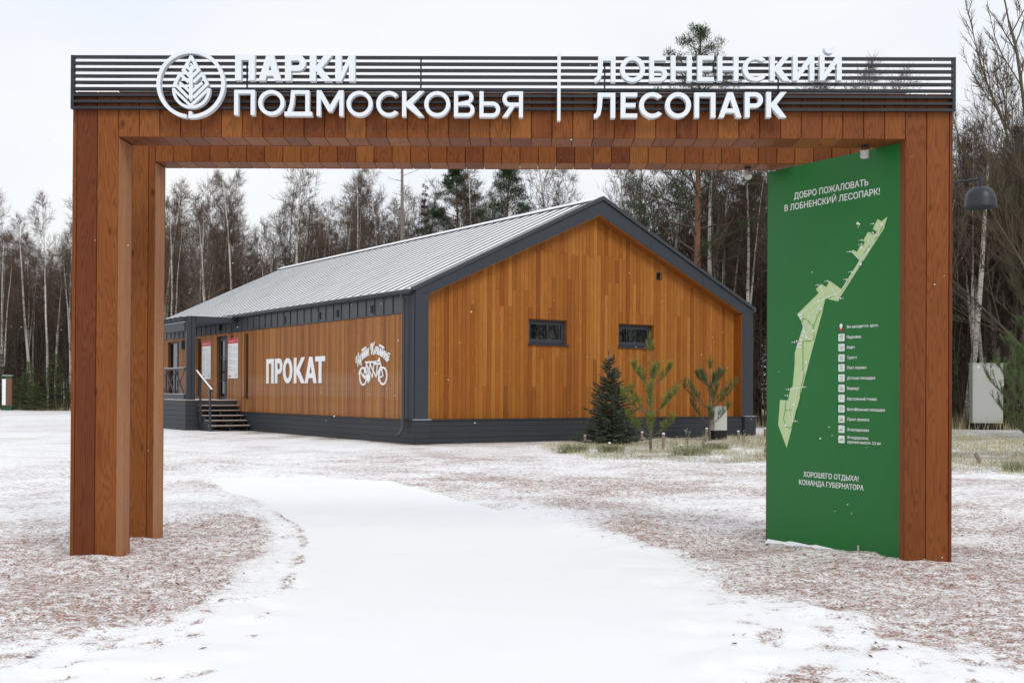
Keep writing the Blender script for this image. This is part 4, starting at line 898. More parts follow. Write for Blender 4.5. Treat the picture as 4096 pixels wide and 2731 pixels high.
for yy, z in ((12.944, .881), (12.623, .706), (12.271, .534), (11.944, .365), (11.65, .195)):
    MB().box(-1.43, yy - .02, z - .035, -.01, yy + .30 if z < .8 else yy + .0, z).build('tread', M_DECK, STR) if z < .8 else MB().box(-1.45, yy - .32, z - .035, -.01, yy - .022, z).build('tread', M_DECK, STR)
    MB().box(-1.42, yy - .015 if z < .8 else yy - .315, z + .001, -.02, yy + .27 if z < .8 else yy - .03, z + .008).build('tread_snow', M_SNOW, STR)
HD = MB().bar((-1.45, 13.10, 2.10), (-1.45, 11.45, 1.40), .075, .05).build('handrail', M_DARK, BLD)
MB().bar((-1.45, 13.06, 2.112), (-1.45, 11.47, 1.438), .068, .012).build('rail_snow', M_SNOW, HD)
MB().box(-1.48, 12.60, .30, -1.42, 12.66, 1.89).build('rail_post', M_DARK, HD); MB().box(-1.48, 11.60, .0, -1.42, 11.66, 1.46).build('rail_post', M_DARK, HD)
PG = MB().box(-1.83, Y0 + .02, DZ, -1.67, Y0 + .16, 4.0).build('pergola', M_DARK, BLD)
MB().box(-1.65, Y0 + .03, DZ, -1.51, Y0 + .15, 4.02).build('post', M_DARK, PG)
MB().box(-1.83, 16.9, DZ, -1.67, 17.05, 3.6).build('post', M_DARK, PG); MB().box(-1.83, 20.9, DZ, -1.67, 21.05, 3.6).build('post', M_DARK, PG)
MB().box(-1.87, Y0 + .17, 3.50, -1.74, Y1 - .5, 3.79).build('beam', M_DARK, PG)
MB().box(-1.89, Y0 + .17, 3.791, -1.73, Y1 - .5, 3.80).build('beam_snow', M_SNOW, PG)
rb = MB().box(-2.05, -.03, 3.82, -.03, .03, 3.985).mesh('rafter', M_DARK); rsn = MB().box(-2.05, -.032, 3.986, -.03, .032, 3.994).mesh('rafter_snow', M_SNOW)
for i in range(16):
    yy = Y0 + .20 + i * .58; r1 = link('rafter', rb, PG, (0, yy, 0)); link('rafter_snow', rsn, r1, (0, 0, 0))
r0 = MB().box(-1.50, Y0 - .03, 3.80, -.03, Y0 + .05, 4.01).build('front_rafter', M_DARK, PG); MB().box(-1.64, Y0 - .032, 4.0105, -.03, Y0 + .05, 4.018).build('rafter_snow', M_SNOW, r0)
RLG = MB().box(PX - .01, Y0 + .17, 2.13, PX + .08, Y1 - .5, 2.195).build('railing', M_DARK, BLD)
MB().box(PX - .01, Y0 + .17, 2.1955, PX + .08, Y1 - .5, 2.207).build('rail_snow', M_SNOW, RLG)
MB().box(PX - .01, Y0 + .17, 1.085, PX + .07, Y1 - .5, 1.27).build('bottom_rail', M_DARK, RLG)
MB().box(PX - .01, Y0 + .17, 1.2705, PX + .07, Y1 - .5, 1.280).build('rail_snow', M_SNOW, RLG)
yy = Y0 + .2
for i in range(6):
    ya, yb_ = yy + i * 1.05, yy + (i + 1) * 1.05
    MB().box(PX + .005, yb_ - .04, 1.281, PX + .065, yb_ + .04, 2.13).build('baluster_post', M_DARK, RLG)
    MB().bar((PX + .02, ya + .05, 1.29), (PX + .02, yb_ - .05, 2.12), .045, .05).build('brace', M_DARK, RLG)
    MB().bar((PX + .052, ya + .05, 2.12), (PX + .052, yb_ - .05, 1.29), .018, .05).build('brace', M_DARK, RLG)

# ------------------------------------------------------------------ street furniture
sl = thing('street_lamp', 'dark street lamp with a dome shade, behind the right post of the gate', 'street lamp', (6.30, 18.3, 0))
MB().lathe([(.07, 0), (.07, .25), (.045, .30), (.040, 4.76), (.0, 4.77)], 0, 0, 16).build('pole', M_SLAT, sl)
MB().tube([(0, 0, 4.72), (.90, -.25, 4.80)], .020, 10).build('arm', M_SLAT, sl)
MB().tube([(.90, -.25, 4.66), (.90, -.25, 4.90)], .032, 12).build('hanger', M_SLAT, sl)
MB().lathe([(.0, 4.685), (.05, 4.683), (.12, 4.665), (.18, 4.620), (.215, 4.560), (.235, 4.480), (.245, 4.370), (.250, 4.345), (.243, 4.345), (.225, 4.480), (.17, 4.600), (0, 4.650)], .90, -.25, 32).build('lamp_shade', M_SLAT, sl, smooth=True)
MB().lathe([(0, 4.460), (.22, 4.460)], .90, -.25, 20).build('lens', M_INK, sl)

cb = thing('electric_cabinet', 'tall grey electric cabinet with yellow warning sign, at the edge of the wood', 'cabinet', (18.55, 45.9, .0), R(-8))
MB().box(-.585, -.30, .0, .585, .30, .27).build('base', M_BLACK, cb)
MB().box(-.58, -.30, .2705, .58, .30, 2.62).build('body', M_CAB, cb)
MB().box(-.60, -.32, 2.62, .60, .32, 2.66).build('lid', M_CAB, cb)
MB().box(-.565, -.318, .36, .565, -.301, 2.60).build('door', M_CAB, cb)
MB().prism([(-.36 + .055 * math.cos(a), 2.50 + .055 * math.sin(a)) for a in np.linspace(0, R(345), 16)], -.3205, -.3185).build('round_sticker', M_WHITE, cb)
MB().prism([(-.06, 2.06), (.06, 2.06), (0, 2.17)], -.3210, -.3185).build('warning_triangle', M_YEL, cb)
MB().prism([(-.04, 1.99), (.04, 1.99), (.04, 2.05), (-.04, 2.05)], -.3208, -.3185).build('warning_label', M_YEL, cb)
for z in (2.33, 1.42, .52): MB().tube([(-.50, -.325, z), (-.50, -.316, z)], .02, 8).build('hinge', M_GREYL, cb)
for z in (2.0, 1.75): MB().box(.5805, -.10, z, .66, .10, z + .22).build('side_box', M_WHITE, cb)
sb = thing('meter_box', 'small white meter box on a dark base, behind the right young pine', 'box', (5.80, 33.9, 0), R(20))
MB().box(-.21, -.12, 0, .21, .12, .30).build('base', M_BLACK, sb); MB().box(-.215, -.12, .3005, .215, .12, 1.0).build('body', M_CAB, sb)
MB().box(-.195, -.133, .32, .195, -.121, .98).build('door', M_CAB, sb); MB().box(-.225, -.135, 1.0, .225, .13, 1.02).build('lid', M_CAB, sb)
ip = thing('sign_post', 'brown and white information post at the far left, before the wood', 'sign', (-34.55, 76, 0))
MB().box(-.06, -.12, .0, .33, .16, 2.18).build('body', M_DECK, ip); MB().box(-.30, -.14, .35, -.0605, .16, 2.1).build('notice', M_WHITE, ip)
MB().box(-.32, -.16, .0, .35, .18, .30).build('foot', M_DGREEN, ip); MB().box(-.32, -.16, 2.181, .35, .18, 2.32).build('cap', M_DGREEN, ip); MB().box(-.30, -.13, 2.321, .33, .16, 2.35).build('snow_cap', M_SNOW, ip)
pegs = [(1.645, 30.4, .24, 'short wooden peg at the left end of the grass, before the spruce'), (3.375, 32.6, .26, 'wooden peg beside the foot of the dark spruce'), (3.44, 28.02, .40, 'tall wooden peg just right of the left young pine trunk'), (5.212, 32.6, .40, 'wooden peg left of the right young pine trunk'), (6.222, 32.9, .28, 'wooden peg in front of the white meter box'), (3.961, 28.6, .10, 'low peg stump sticking out of the snowy grass'), (2.144, 28.4, .14, 'low whitish peg stump left of the left young pine'), (7.456, 35.2, .32, 'wooden peg at the right, against the edge of the green board')]
for x, y, h, lab in pegs:
    p = thing('wooden_peg', lab, 'peg', (x, y, gz(x, y) - .02), 0, 'wooden pegs in the grass')
    tl = (random.uniform(-.03, .03), random.uniform(-.03, .03)); MB().tube([(0, 0, 0), (tl[0], tl[1], h)], .038, 10).build('stake', M_PEG, p); MB().tube([(tl[0], tl[1], h), (tl[0], tl[1], h + .03)], [.041, .025], 10).build('snow_cap', M_SNOW, p)
p = thing('wooden_peg', 'leaning wooden peg in the grass to the right of the gate', 'peg', (9.2, 22.95, gz(9.2, 22.95) - .02), 0, 'wooden pegs in the grass')
MB().tube([(0, 0, 0), (-.13, .02, .24)], .036, 10).build('stake', M_PEG, p)

# ------------------------------------------------------------------ trees
rnd = random.Random(7)
def rv(a, b): return rnd.uniform(a, b)
def norm(v): l = math.sqrt(v[0] ** 2 + v[1] ** 2 + v[2] ** 2) + 1e-9; return (v[0] / l, v[1] / l, v[2] / l)
def path(p, d, ln, n, up=.0, wob=.1):
    pts = [p]; s = ln / n
    for i in range(n):
        d = norm((d[0] + rv(-wob, wob), d[1] + rv(-wob, wob), d[2] + up + rv(-wob, wob) * .6))
        p = (p[0] + d[0] * s, p[1] + d[1] * s, p[2] + d[2] * s); pts.append(p)
    return pts, d
def side_dir(d, ang, az):
    # unit vector at angle ang from d
    t = Vector(d); a = t.orthogonal().normalized(); b = t.cross(a)
    v = t * math.cos(ang) + (a * math.cos(az) + b * math.sin(az)) * math.sin(ang); return tuple(v)
def at_path(pts, t):
    f = t * (len(pts) - 1); i = min(int(f), len(pts) - 2); u = f - i
    return tuple(pts[i][k] * (1 - u) + pts[i + 1][k] * u for k in range(3)), norm(tuple(pts[i + 1][k] - pts[i][k] for k in range(3)))
def bare_tree(h, r0, nb, t0=.3, ang=.65, bl=.30, n2=7, n3=5, lean=.03, forks=0, droop=.0):
    T, Bn = MB(), MB(); tips = []
    tp, _ = path((0, 0, -.15), norm((rv(-lean, lean), rv(-lean, lean), 1)), h, 9, .05, .035)
    T.tube(tp, [r0 * (1.25 if i == 0 else (1 - i / 9.6) ** .85) for i in range(10)], 8)
    stems = [(tp, r0, t0)]
    for k in range(forks):
        s_ = rv(.05, .35); p, d = at_path(tp, s_); q, _ = path(p, side_dir(d, rv(.08, .2), rv(0, 6.28)), h * (1 - s_) * rv(.8, .98), 7, .06, .05)
        rr = r0 * (1 - s_) * .8; T.tube(q, [rr * (1 - i / 7.6) for i in range(8)], 6); stems.append((q, rr, .15))
    for sp, rr0, tt0 in stems:
        nn = nb if sp is tp else nb // 2
        for i in range(nn):
            t = tt0 + (1 - tt0) * ((i + rv(0, 1)) / nn) * .985; p, d = at_path(sp, t)
            ln = h * bl * (1 - t) ** .75 * rv(.6, 1.1) + .35
            q, _ = path(p, side_dir(d, ang * rv(.7, 1.3), rv(0, 6.28)), ln, 4, .07 - droop, .14)
            rb_ = max(.007, rr0 * (1 - t) * .24 + .005); Bn.tube(q, [rb_ * (1 - .2 * j) for j in range(5)], 3, cap=False)
            for j in range(n2):
                p2, d2 = at_path(q, rv(.25, 1)); l2 = ln * rv(.22, .45) + .12
                q2, _ = path(p2, side_dir(d2, rv(.5, 1.0), rv(0, 6.28)), l2, 2, .05 - droop, .15)
                Bn.tube(q2, [rb_ * .5 + .001, rb_ * .38, .004], 3, cap=False)
                for k in range(n3):
                    p3, d3 = at_path(q2, rv(.1, 1)); d4 = side_dir(d3, rv(.35, .95), rv(0, 6.28)); l3 = rv(.2, .6)
                    Bn.twig(p3, (p3[0] + d4[0] * l3, p3[1] + d4[1] * l3, p3[2] + (d4[2] + .15 - droop * 3) * l3), .0078)
    return T, Bn
def clump(mb, p, r, n, ln, w=.012, up=.5):
    for _ in range(n):
        a, b, c = rnd.gauss(0, 1), rnd.gauss(0, 1), rnd.gauss(0, .6); l = math.sqrt(a * a + b * b + c * c) + 1e-6; u = rnd.random() ** .4 * r / l
        q = (p[0] + a * u, p[1] + b * u, p[2] + c * u * .7); d = norm((a + rv(-1, 1), b + rv(-1, 1), c + up + rv(-1, 1)))
        mb.blade(q, (q[0] + d[0] * ln, q[1] + d[1] * ln, q[2] + d[2] * ln), w, rv(0, 6.28))
def pine_tree(h, r0, c0, spread, nbr, dens=1., cone=.5):
    T, Bn, Nd = MB(), MB(), MB()
    tp, _ = path((0, 0, -.2), (0, 0, 1), h, 10, .08, .03); T.tube(tp, [r0 * (1.2 if i == 0 else (1 - i / 10.8) ** .75) for i in range(11)], 10)
    for i in range(nbr):
        t = c0 + (1 - c0) * ((i + rv(0, 1)) / nbr); u = (t - c0) / (1 - c0); p, d = at_path(tp, min(t, .99))
        ln = spread * (1 - u ** (1.2 + cone)) * rv(.55, 1.1) * (min(1, .55 + u * 2)) + .3
        q, _ = path(p, norm((math.cos(i * 2.4), math.sin(i * 2.4), rv(-.1, .55) + u * .5)), ln, 5, .07, .16)
        rb_ = .012 + .022 * ln / 2; Bn.tube(q, [rb_ * (1 - .17 * j) for j in range(6)], 4, cap=False)
        for j in range(int(5 + ln * 4.5)):
            p2, d2 = at_path(q, rv(.30, 1)); l2 = rv(.2, .6) * min(1, ln)
            dd = side_dir(d2, rv(.5, 1.0), rv(0, 6.28)); e = (p2[0] + dd[0] * l2, p2[1] + dd[1] * l2, p2[2] + abs(dd[2]) * l2 * .6)
            Bn.twig(p2, e, .008); clump(Nd, e, .21, int(26 * dens), .14, .014)
        clump(Nd, q[-1], .24, int(40 * dens), .14)
    for _ in range(8): clump(Nd, (tp[-1][0] + rv(-.25, .25), tp[-1][1] + rv(-.25, .25), tp[-1][2] + rv(-.5, .1)), .22, int(34 * dens), .14)
    return T, Bn, Nd
def spruce_tree(h, rad, nw, nb_, nl=.10, w=.016, n1=18, c0=.06, narrow=1.):
    T, Bn, Nd = MB(), MB(), MB(); T.tube([(0, 0, -.1), (0, 0, h * .5), (0, 0, h)], [h * .012, h * .007, .006], 7)
    for i in range(nw):
        t = c0 + (1 - c0) * i / nw; z = t * h; ln = rad * (1 - t) ** .85 * rv(.8, 1.12) + .08
        for k in range(nb_):
            az = k * 6.283 / nb_ + i * 1.3 + rv(-.3, .3); l = ln * rv(.65, 1.15)
            q, _ = path((0, 0, z + rv(-.1, .1)), norm((math.cos(az), math.sin(az), rv(-.25, .1) + .3 * t)), l, 4, .05, .05)
            Bn.tube(q, [.010 + .006 * l, .008 + .004 * l, .006 + .003 * l, .006, .003], 3, cap=False)
            for j in range(int(n1 * l / rad) + 3):
                p2, d2 = at_path(q, rv(.12, 1)); sd = (1 if j % 2 else -1)
                l2 = rv(.3, .6) * .34 * l + .06; dx, dy = d2[0] * .6 - sd * d2[1] * .8, d2[1] * .6 + sd * d2[0] * .8
                e = (p2[0] + dx * l2, p2[1] + dy * l2, p2[2] - .12 * l2 + rv(-.03, .03))
                for m in range(7):
                    f = rnd.random(); pp = tuple(p2[a] * (1 - f) + e[a] * f for a in range(3))
                    dd = norm((dx + rv(-.8, .8), dy + rv(-.8, .8), rv(-.7, .5))); Nd.blade(pp, (pp[0] + dd[0] * nl, pp[1] + dd[1] * nl, pp[2] + dd[2] * nl), w, rv(0, 6.28))
    return T, Bn, Nd
mul = 1.7
def shoot(Sm, Nd, p, d, ln, nl, dens, w, ang=.55, r=.005):
    e = (p[0] + d[0] * ln, p[1] + d[1] * ln, p[2] + d[2] * ln); Sm.twig(p, e, r)
    n = max(5, int(ln * dens * mul))
    for i in range(n):
        f = (i + rnd.random()) / n; q = (p[0] + d[0] * ln * f, p[1] + d[1] * ln * f, p[2] + d[2] * ln * f); nd = side_dir(d, ang * rv(.5, 1.9), rv(0, 6.28)); l = nl * rv(.6, 1.25) * (1 - .25 * f)
        Nd.blade(q, (q[0] + nd[0] * l, q[1] + nd[1] * l, q[2] + nd[2] * l), w, rv(0, 6.28))
    return e
def young_pine(h, whorls, top=5, nl=.060):
    T, Sm, Nd = MB(), MB(), MB(); tp, _ = path((0, 0, -.05), (0, 0, 1), h * .84, 8, .1, .02)
    T.tube(tp, [.036, .032, .029, .026, .022, .018, .015, .012, .010], 8)
    for z, ln, nbr in whorls:
        p, d = at_path(tp, z / (h * .84))
        for k in range(nbr):
            az = k * 6.283 / nbr + rv(-.25, .25) + z * 2; l = ln * rv(.8, 1.1)
            q, dl = path(p, norm((math.cos(az), math.sin(az), rv(.30, .65))), l, 6, .09, .04); T.tube(q, [.013, .012, .010, .009, .007, .006, .005], 5, cap=False)
            for s_ in range(14):
                a, da = at_path(q, .30 + .70 * s_ / 14); shoot(Sm, Nd, a, da, l * .055, nl * 1.1, 480, .0030, 1.15, .003)
            for t in (.40, .52, .64, .78, .95):
                a, da = at_path(q, t)
                for sg in (0, 2.2, 4.2)[:2 if t < .9 else 3]:
                    dd = norm(tuple(side_dir(da, rv(.5, .8), sg + rv(-.6, .6))[i] + (0, 0, .55)[i] for i in range(3)))
                    l1 = l * rv(.16, .27); m, dm = path(a, dd, l1, 2, .2, .03); Sm.tube(m, [.006, .005, .004], 4, cap=False)
                    for (u, v) in zip(m[:-1], m[1:]): shoot(Sm, Nd, u, norm(tuple(v[i] - u[i] for i in range(3))), l1 / 2, nl * 1.0, 420, .0030, 1.1, .003)
                    for _ in range(2): shoot(Sm, Nd, m[-1], norm((dm[0] * .5 + rv(-.45, .45), dm[1] * .5 + rv(-.45, .45), 1)), rv(.06, .13) * (1 + t * .4), nl * 1.0, 620, .0033, .85)
            for _ in range(3): shoot(Sm, Nd, q[-1], norm((dl[0] * .4 + rv(-.25, .25), dl[1] * .4 + rv(-.25, .25), 1)), rv(.12, .2), nl * 1.05, 700, .0033, .85)
    e = tp[-1]
    for k in range(top): a = k * 6.283 / (top - 1); shoot(Sm, Nd, e, norm((math.cos(a) * .42, math.sin(a) * .42, 1)) if k else (0, 0, 1), h * (.155 if k == 0 else .10) * rv(.9, 1.1), nl * 1.1, 800, .0034, .65, .006)
    for s_ in range(10):
        a, da = at_path(tp, .72 + .028 * s_); shoot(Sm, Nd, a, da, .05, nl, 260, .003, .8, .003)
    return T, Sm, Nd
def fg_spruce(h, rad):
    T, Sm, Nd = MB(), MB(), MB(); T.tube([(0, 0, -.05), (.02, 0, h * .5), (-.08, 0, h * .93)], [.05, .028, .008], 8)
    nw = 27
    for i in range(nw):
        t = i / nw; z = .06 + t * h * .86; ln = rad * (1 - t) ** 1.0 * rv(.85, 1.1) + .07
        for k in range(11 if t < .7 else 7):
            az = k * 6.283 / 11 + i * 1.1 + rv(-.25, .25); l = ln * rv(.62, 1.18)
            q, dl = path((-.08 * t * t, 0, z), norm((math.cos(az), math.sin(az), -.10 + .45 * t)), l, 5, .05, .05); Sm.tube(q, [.009, .007, .006, .005, .004, .003], 3, cap=False)
            for s_ in range(int(8 + l * 32)):
                f = .12 + .88 * rnd.random(); a, da = at_path(q, f); sd = 1 if s_ % 2 else -1; l2 = (.06 + .20 * l * (1 - f * .6)) * rv(.5, 1)
                dd = norm((da[0] * .7 - sd * da[1] * .7, da[1] * .7 + sd * da[0] * .7, rv(-.15, .15))); shoot(Sm, Nd, a, dd, l2, .030, 230, .0075, .85, .003)
            shoot(Sm, Nd, q[-1], dl, .09, .030, 320, .0075, .8, .003)
    for dx in (0, .13):
        for k in range(3): shoot(Sm, Nd, (-.08 + dx, 0, h * .90 - dx + k * .04), norm((rv(-.3, .3), rv(-.3, .3), 1)), .15, .026, 420, .0045, .7)
    for k in range(8): a = k * .8; shoot(Sm, Nd, (-.07 + rv(0, .1), 0, h * .86), norm((math.cos(a), math.sin(a), .9)), .13, .024, 380, .0045, .7)
    return T, Sm, Nd

def tree_parts(parts, names, mats, smooth0=True):
    return [(nm, p.mesh(nm, m, smooth0 and i == 0)) for i, (p, nm, m) in enumerate(zip(parts, names, mats))]
def put(name, label, cat, parts, x, y, rz=0, sc=1., group=None, z=None, tilt=None):
    t = thing(name, label, cat, (x, y, gz(x, y) if z is None and y < 45 else (z or 0)), rz, group); t.scale = (sc,) * 3 if not isinstance(sc, tuple) else sc
    if tilt: t.rotation_euler = (tilt[0], tilt[1], rz)
    for nm, me_ in parts: link(nm, me_, t)
    return t
TB = ('trunk', 'branches'); TBN = ('trunk', 'branches', 'needles')
birches = [tree_parts(bare_tree(h, r, nb_, t0, ang, bl, 8, 5, .05, fk), TB, (M_BIRCH, M_TWIG)) for h, r, nb_, t0, ang, bl, fk in
           [(14, .135, 46, .38, .72, .25, 0), (13, .11, 40, .42, .66, .24, 1), (15, .14, 50, .40, .75, .25, 0), (12.5, .10, 40, .38, .68, .24, 1), (14, .12, 40, .48, .78, .26, 0), (13.5, .125, 44, .34, .70, .25, 2)]]
greys = [tree_parts(bare_tree(h, r, nb_, t0, ang, bl, 7, 5, .05, fk), TB, (M_TRUNKG, M_TWIG2)) for h, r, nb_, t0, ang, bl, fk in
         [(12, .07, 46, .20, .75, .26, 1), (13, .08, 46, .25, .7, .25, 1), (11, .06, 44, .15, .75, .28, 0), (10, .055, 40, .12, .7, .28, 1)]]
pineA = tree_parts(pine_tree(15.5, .20, .40, 4.2, 46, 1.4), TBN, (M_ORANGE, M_TWIG, M_PINE))
pineB = tree_parts(pine_tree(13.5, .15, .30, 2.4, 70, 3.2, 1.2), TBN, (M_ORANGE, M_TWIG, M_PINE))
pineC = tree_parts(pine_tree(14, .17, .48, 2.7, 46, 2.6), TBN, (M_ORANGE, M_TWIG, M_PINE))
sprD = [tree_parts(spruce_tree(h, r, n, 8, .22, .030, 16), TBN, (M_TRUNKG, M_TWIG2, M_SPRUCED)) for h, r, n in ((11, 2.0, 24), (9.5, 1.7, 22), (12.5, 1.8, 26))]
thin = tree_parts(spruce_tree(12.5, .75, 22, 5, .16, .022, 7, .35), TBN, (M_TRUNKG, M_TWIG2, M_SPRUCED))
bush = [tree_parts(spruce_tree(h, r, 14, 8, .11, .014, 16), TBN, (M_TRUNKG, M_TWIG2, M_SPRUCEG)) for h, r in ((3.4, 1.3), (2.4, 1.1))]

def bnd(x):
    for (a, b), (c, d) in zip(BOUND[:-1], BOUND[1:]):
        if a <= x <= c: return b + (d - b) * (x - a) / (c - a)
    return BOUND[-1][1]
def zone(x, y):
    u = x / y
    return 'left of the gate' if u < -.36 else ('right of the green board' if u > .42 else ('behind the snowy roof' if u < .03 else 'behind the right part of the hut'))
def clear(x, y): return poly_sd(np.array([x]), np.array([y]), BPOLY)[0] > 2.5
# front row of white birches along the edge of the wood
rnd.seed(21); n_t = 0
x = -46.
while x < 33:
    yy = bnd(x) + rv(-.8, 3.5)
    u = x / yy
    if clear(x, yy) and -.52 < u < .50 and not (-.088 < u < .0 and rnd.random() < .9) and not (0 <= u < .095 and rnd.random() < .25):
        hmax = 1.02 if u < .03 else 1.08
        if u < -.36: hmax = 1.02
        put('birch_tree', 'bare white birch at the front of the wood ' + zone(x, yy), 'tree', birches[rnd.randrange(6)], x, yy, rv(0, 6.28), (hmax * rv(.9, 1.1), hmax * rv(.9, 1.1), hmax * rv(.86, 1.06)), 'front row birches ' + zone(x, yy)); n_t += 1
        if rnd.random() < .30: put('birch_tree', 'bare white birch at the front of the wood ' + zone(x, yy), 'tree', birches[rnd.randrange(6)], x + rv(.3, .6), yy + rv(-.3, .3), rv(0, 6.28), hmax * rv(.75, 1.0), 'front row birches ' + zone(x, yy)); n_t += 1
    x += rv(.9, 2.0)
# deeper trees
for i in range(290):
    x = rv(-52, 42); dep = 2 + 26 * rnd.random() ** 1.3; yy = bnd(x) + dep; u = x / yy
    if not (-.52 < u < .50) or (-.088 < u < .0 and rnd.random() < .85) or (0 <= u < .095 and rnd.random() < .45): continue
    bt_ = rnd.random() < .38; kf = 1.0 if u < -.36 else 1.05
    if bt_: put('birch_tree', 'bare birch deeper in the wood ' + zone(x, yy), 'tree', birches[rnd.randrange(6)], x, yy, rv(0, 6.28), kf * rv(.8, 1.1), 'birches deeper in the wood ' + zone(x, yy))
    else: put('bare_tree', 'dark bare tree in the wood ' + zone(x, yy), 'tree', greys[rnd.randrange(4)], x, yy, rv(0, 6.28), kf * rv(.85, 1.15), 'bare dark trees in the wood ' + zone(x, yy))
for i in range(52):
    x = -56 + 100 * (i + rv(0, 1)) / 52; yy = bnd(x) + rv(9, 26); u = x / yy
    if not (-.54 < u < .52): continue
    kf = .78 if u < -.33 else (.68 if u < .0 else 1.0)
    put('spruce_tree', 'dark spruce deep in the wood ' + zone(x, yy), 'tree', sprD[rnd.randrange(3)], x, yy, rv(0, 6.28), kf * rv(.8, 1.1), 'dark spruces deep in the wood ' + zone(x, yy))
for i in range(60):
    x = rv(24, 62); yy = rv(2, 40)
    if x / yy < .62: continue
    put('bare_tree', 'dark bare tree of the wood beyond the right edge', 'tree', greys[i % 4] if i % 3 else birches[i % 6], x, yy, rv(0, 6.28), rv(.85, 1.15), 'bare trees beyond the right edge')
# single trees one can tell apart
def at(px, Yd): return (px / 4096 - .5) * 4096 / 4558.7 * Yd + .00997 * -Yd
put('pine_tree', 'tall pine with a reddish trunk, its top rising above the letters of the gate', 'tree', pineA, at(2775, 50), 50, 2.2, (1.05, 1.05, 1.13))
put('pine_tree', 'dense dark green pine behind the left part of the roof ridge', 'tree', pineB, at(1800, 57), 63, .5, 1.02)
put('pine_tree', 'open-crowned pine just left of the roof peak', 'tree', pineC, at(2010, 57), 58, 1.5, (.95, .95, .92))
put('pine_tree', 'low spreading pine between the dense pine and the open one', 'tree', pineC, at(1905, 62), 63, 3.1, (.8, .8, .72))
put('pine_tree', 'pine with a tall clear trunk right of the gate, behind the dome lamp', 'tree', pineA, at(3975, 56), 57, .4, (1.0, 1.0, .86))
put('pine_tree', 'slender pine at the right edge, behind the grey cabinet', 'tree', pineC, at(4080, 60), 61, 1.1, .95)
put('pine_tree', 'pine crown just left of the tallest pine, behind the roof peak', 'tree', pineB, at(2560, 64), 66, 1.9, (1.0, 1.0, .84))
put('pine_tree', 'dark pine close to the left edge of the green board', 'tree', pineB, at(3010, 60), 60, 2.9, (.95, .95, .95))
put('pine_tree', 'bushy dark pine right of the gate, level with the lamp arm', 'tree', pineB, at(3860, 58), 59, 2.2, (1.0, 1.0, .88))
put('pine_tree', 'bushy dark pine at the right edge above the cabinet', 'tree', pineB, at(4050, 55), 56, 4.2, (1.1, 1.1, .92))
put('spruce_tree', 'pointed dark spruce behind the right slope of the hut roof', 'tree', sprD[0], at(2840, 58), 58, 1, 1.0)
put('spruce_tree', 'pointed dark spruce nearest the left edge of the green board', 'tree', sprD[2], at(2965, 56), 56, 2, .95)
put('spruce_tree', 'thin ragged spruce left of the dense pine', 'tree', thin, at(1695, 61), 61, 0, 1.02)
T, Bn = MB(), MB(); T.tube([(0, 0, -.1), (.05, 0, 6), (.0, 0, 13), (.05, 0, 15)], [.19, .14, .07, .05], 8)
for i in range(46):
    z = 3 + 11.5 * i / 46; az = i * 2.4; l = rv(.7, 2.0) * (1 - .35 * i / 46); q, _ = path((0, 0, z), norm((math.cos(az), math.sin(az), rv(-.1, .15))), l, 5, rv(-.03, .09), .10)
    Bn.tube(q, [.024, .02, .016, .012, .009, .004], 3, cap=False)
    for k in range(4): a, d = at_path(q, rv(.3, 1)); dd = side_dir(d, .7, rv(0, 6.28)); Bn.twig(a, tuple(a[j] + dd[j] * rv(.15, .4) for j in range(3)), .007)
put('dead_tree', 'dead bare spruce trunk with short horizontal branches above the roof', 'tree', tree_parts((T, Bn), TB, (M_SNAG, M_SNAG)), at(1603, 60), 60)
for i, (x, y, s_) in enumerate([(-33.4, 76.6, 1.0), (-35.9, 79, .9), (-31.6, 76.6, 1.15), (-30.2, 76.2, .85), (-36.9, 80, 1.2), (-32.5, 75.6, .75), (-29, 76.6, 1.0), (-34.2, 78.2, 1.1)]):
    put('young_spruce', 'low green young spruce at the foot of the birches left of the gate', 'tree', bush[i % 2], x, y, i, s_, 'young spruces left of the gate')

# broad bare tree leaning in from the right
rnd.seed(33)
def broad():
    T, Bn = MB(), MB()
    def rec(p, d, ln, r, lev):
        n = 5 if lev < 3 else 3; q, dl = path(p, d, ln, n, .06, .10 if lev else .05)
        (T if lev == 0 else Bn).tube(q, [r * (1 - .42 * j / n) for j in range(n + 1)], 8 if lev == 0 else (5 if lev < 2 else 3), cap=False)
        if lev == 4: return
        m = (10, 8, 8, 11)[lev]
        for k in range(m):
            a, da = at_path(q, .30 + .70 * (k + rv(0, 1)) / m if lev else .22 + .78 * k / m)
            l = ln * (.62, .55, .5, .5)[lev] * rv(.6, 1.1) * (1 - .3 * k / m); dd = norm(tuple(side_dir(da, rv(.4, .85), rv(0, 6.28))[i] + (-.06, 0, .25)[i] for i in range(3)))
            if lev == 3:
                Bn.twig(a, tuple(a[j] + dd[j] * l for j in range(3)), .0075)
            else: rec(a, dd, l, max(.005, r * (.36, .42, .42, .4)[lev]), lev + 1)
        rec(q[-1], dl, ln * .55, r * .48, lev + 1) if lev < 3 else None
    rec((0, 0, -.2), norm((-.16, 0, 1)), 9.0, .13, 0)
    return T, Bn
brd = tree_parts(broad(), TB, (M_TRUNKG, M_TWIGY))
put('bare_tree', 'large bare tree with leaning trunk and yellowish branches at the right edge', 'tree', brd, 17.7, 37.5, 0, (1.15, 1.15, 1.0))
put('bare_tree', 'big bare crown at the upper right corner, behind the leaning one', 'tree', brd, 21.5, 42.5, 2.6, 1.25)
put('bare_tree', 'bare spreading tree just right of the gate post, reaching behind the screen', 'tree', brd, 21.6, 47.5, 4.2, 1.0)

put('bare_tree', 'young bare tree with fine upright twigs beside the dome lamp', 'tree', birches and brd, 18.6, 39.5, 1.3, (.85, .85, .95))

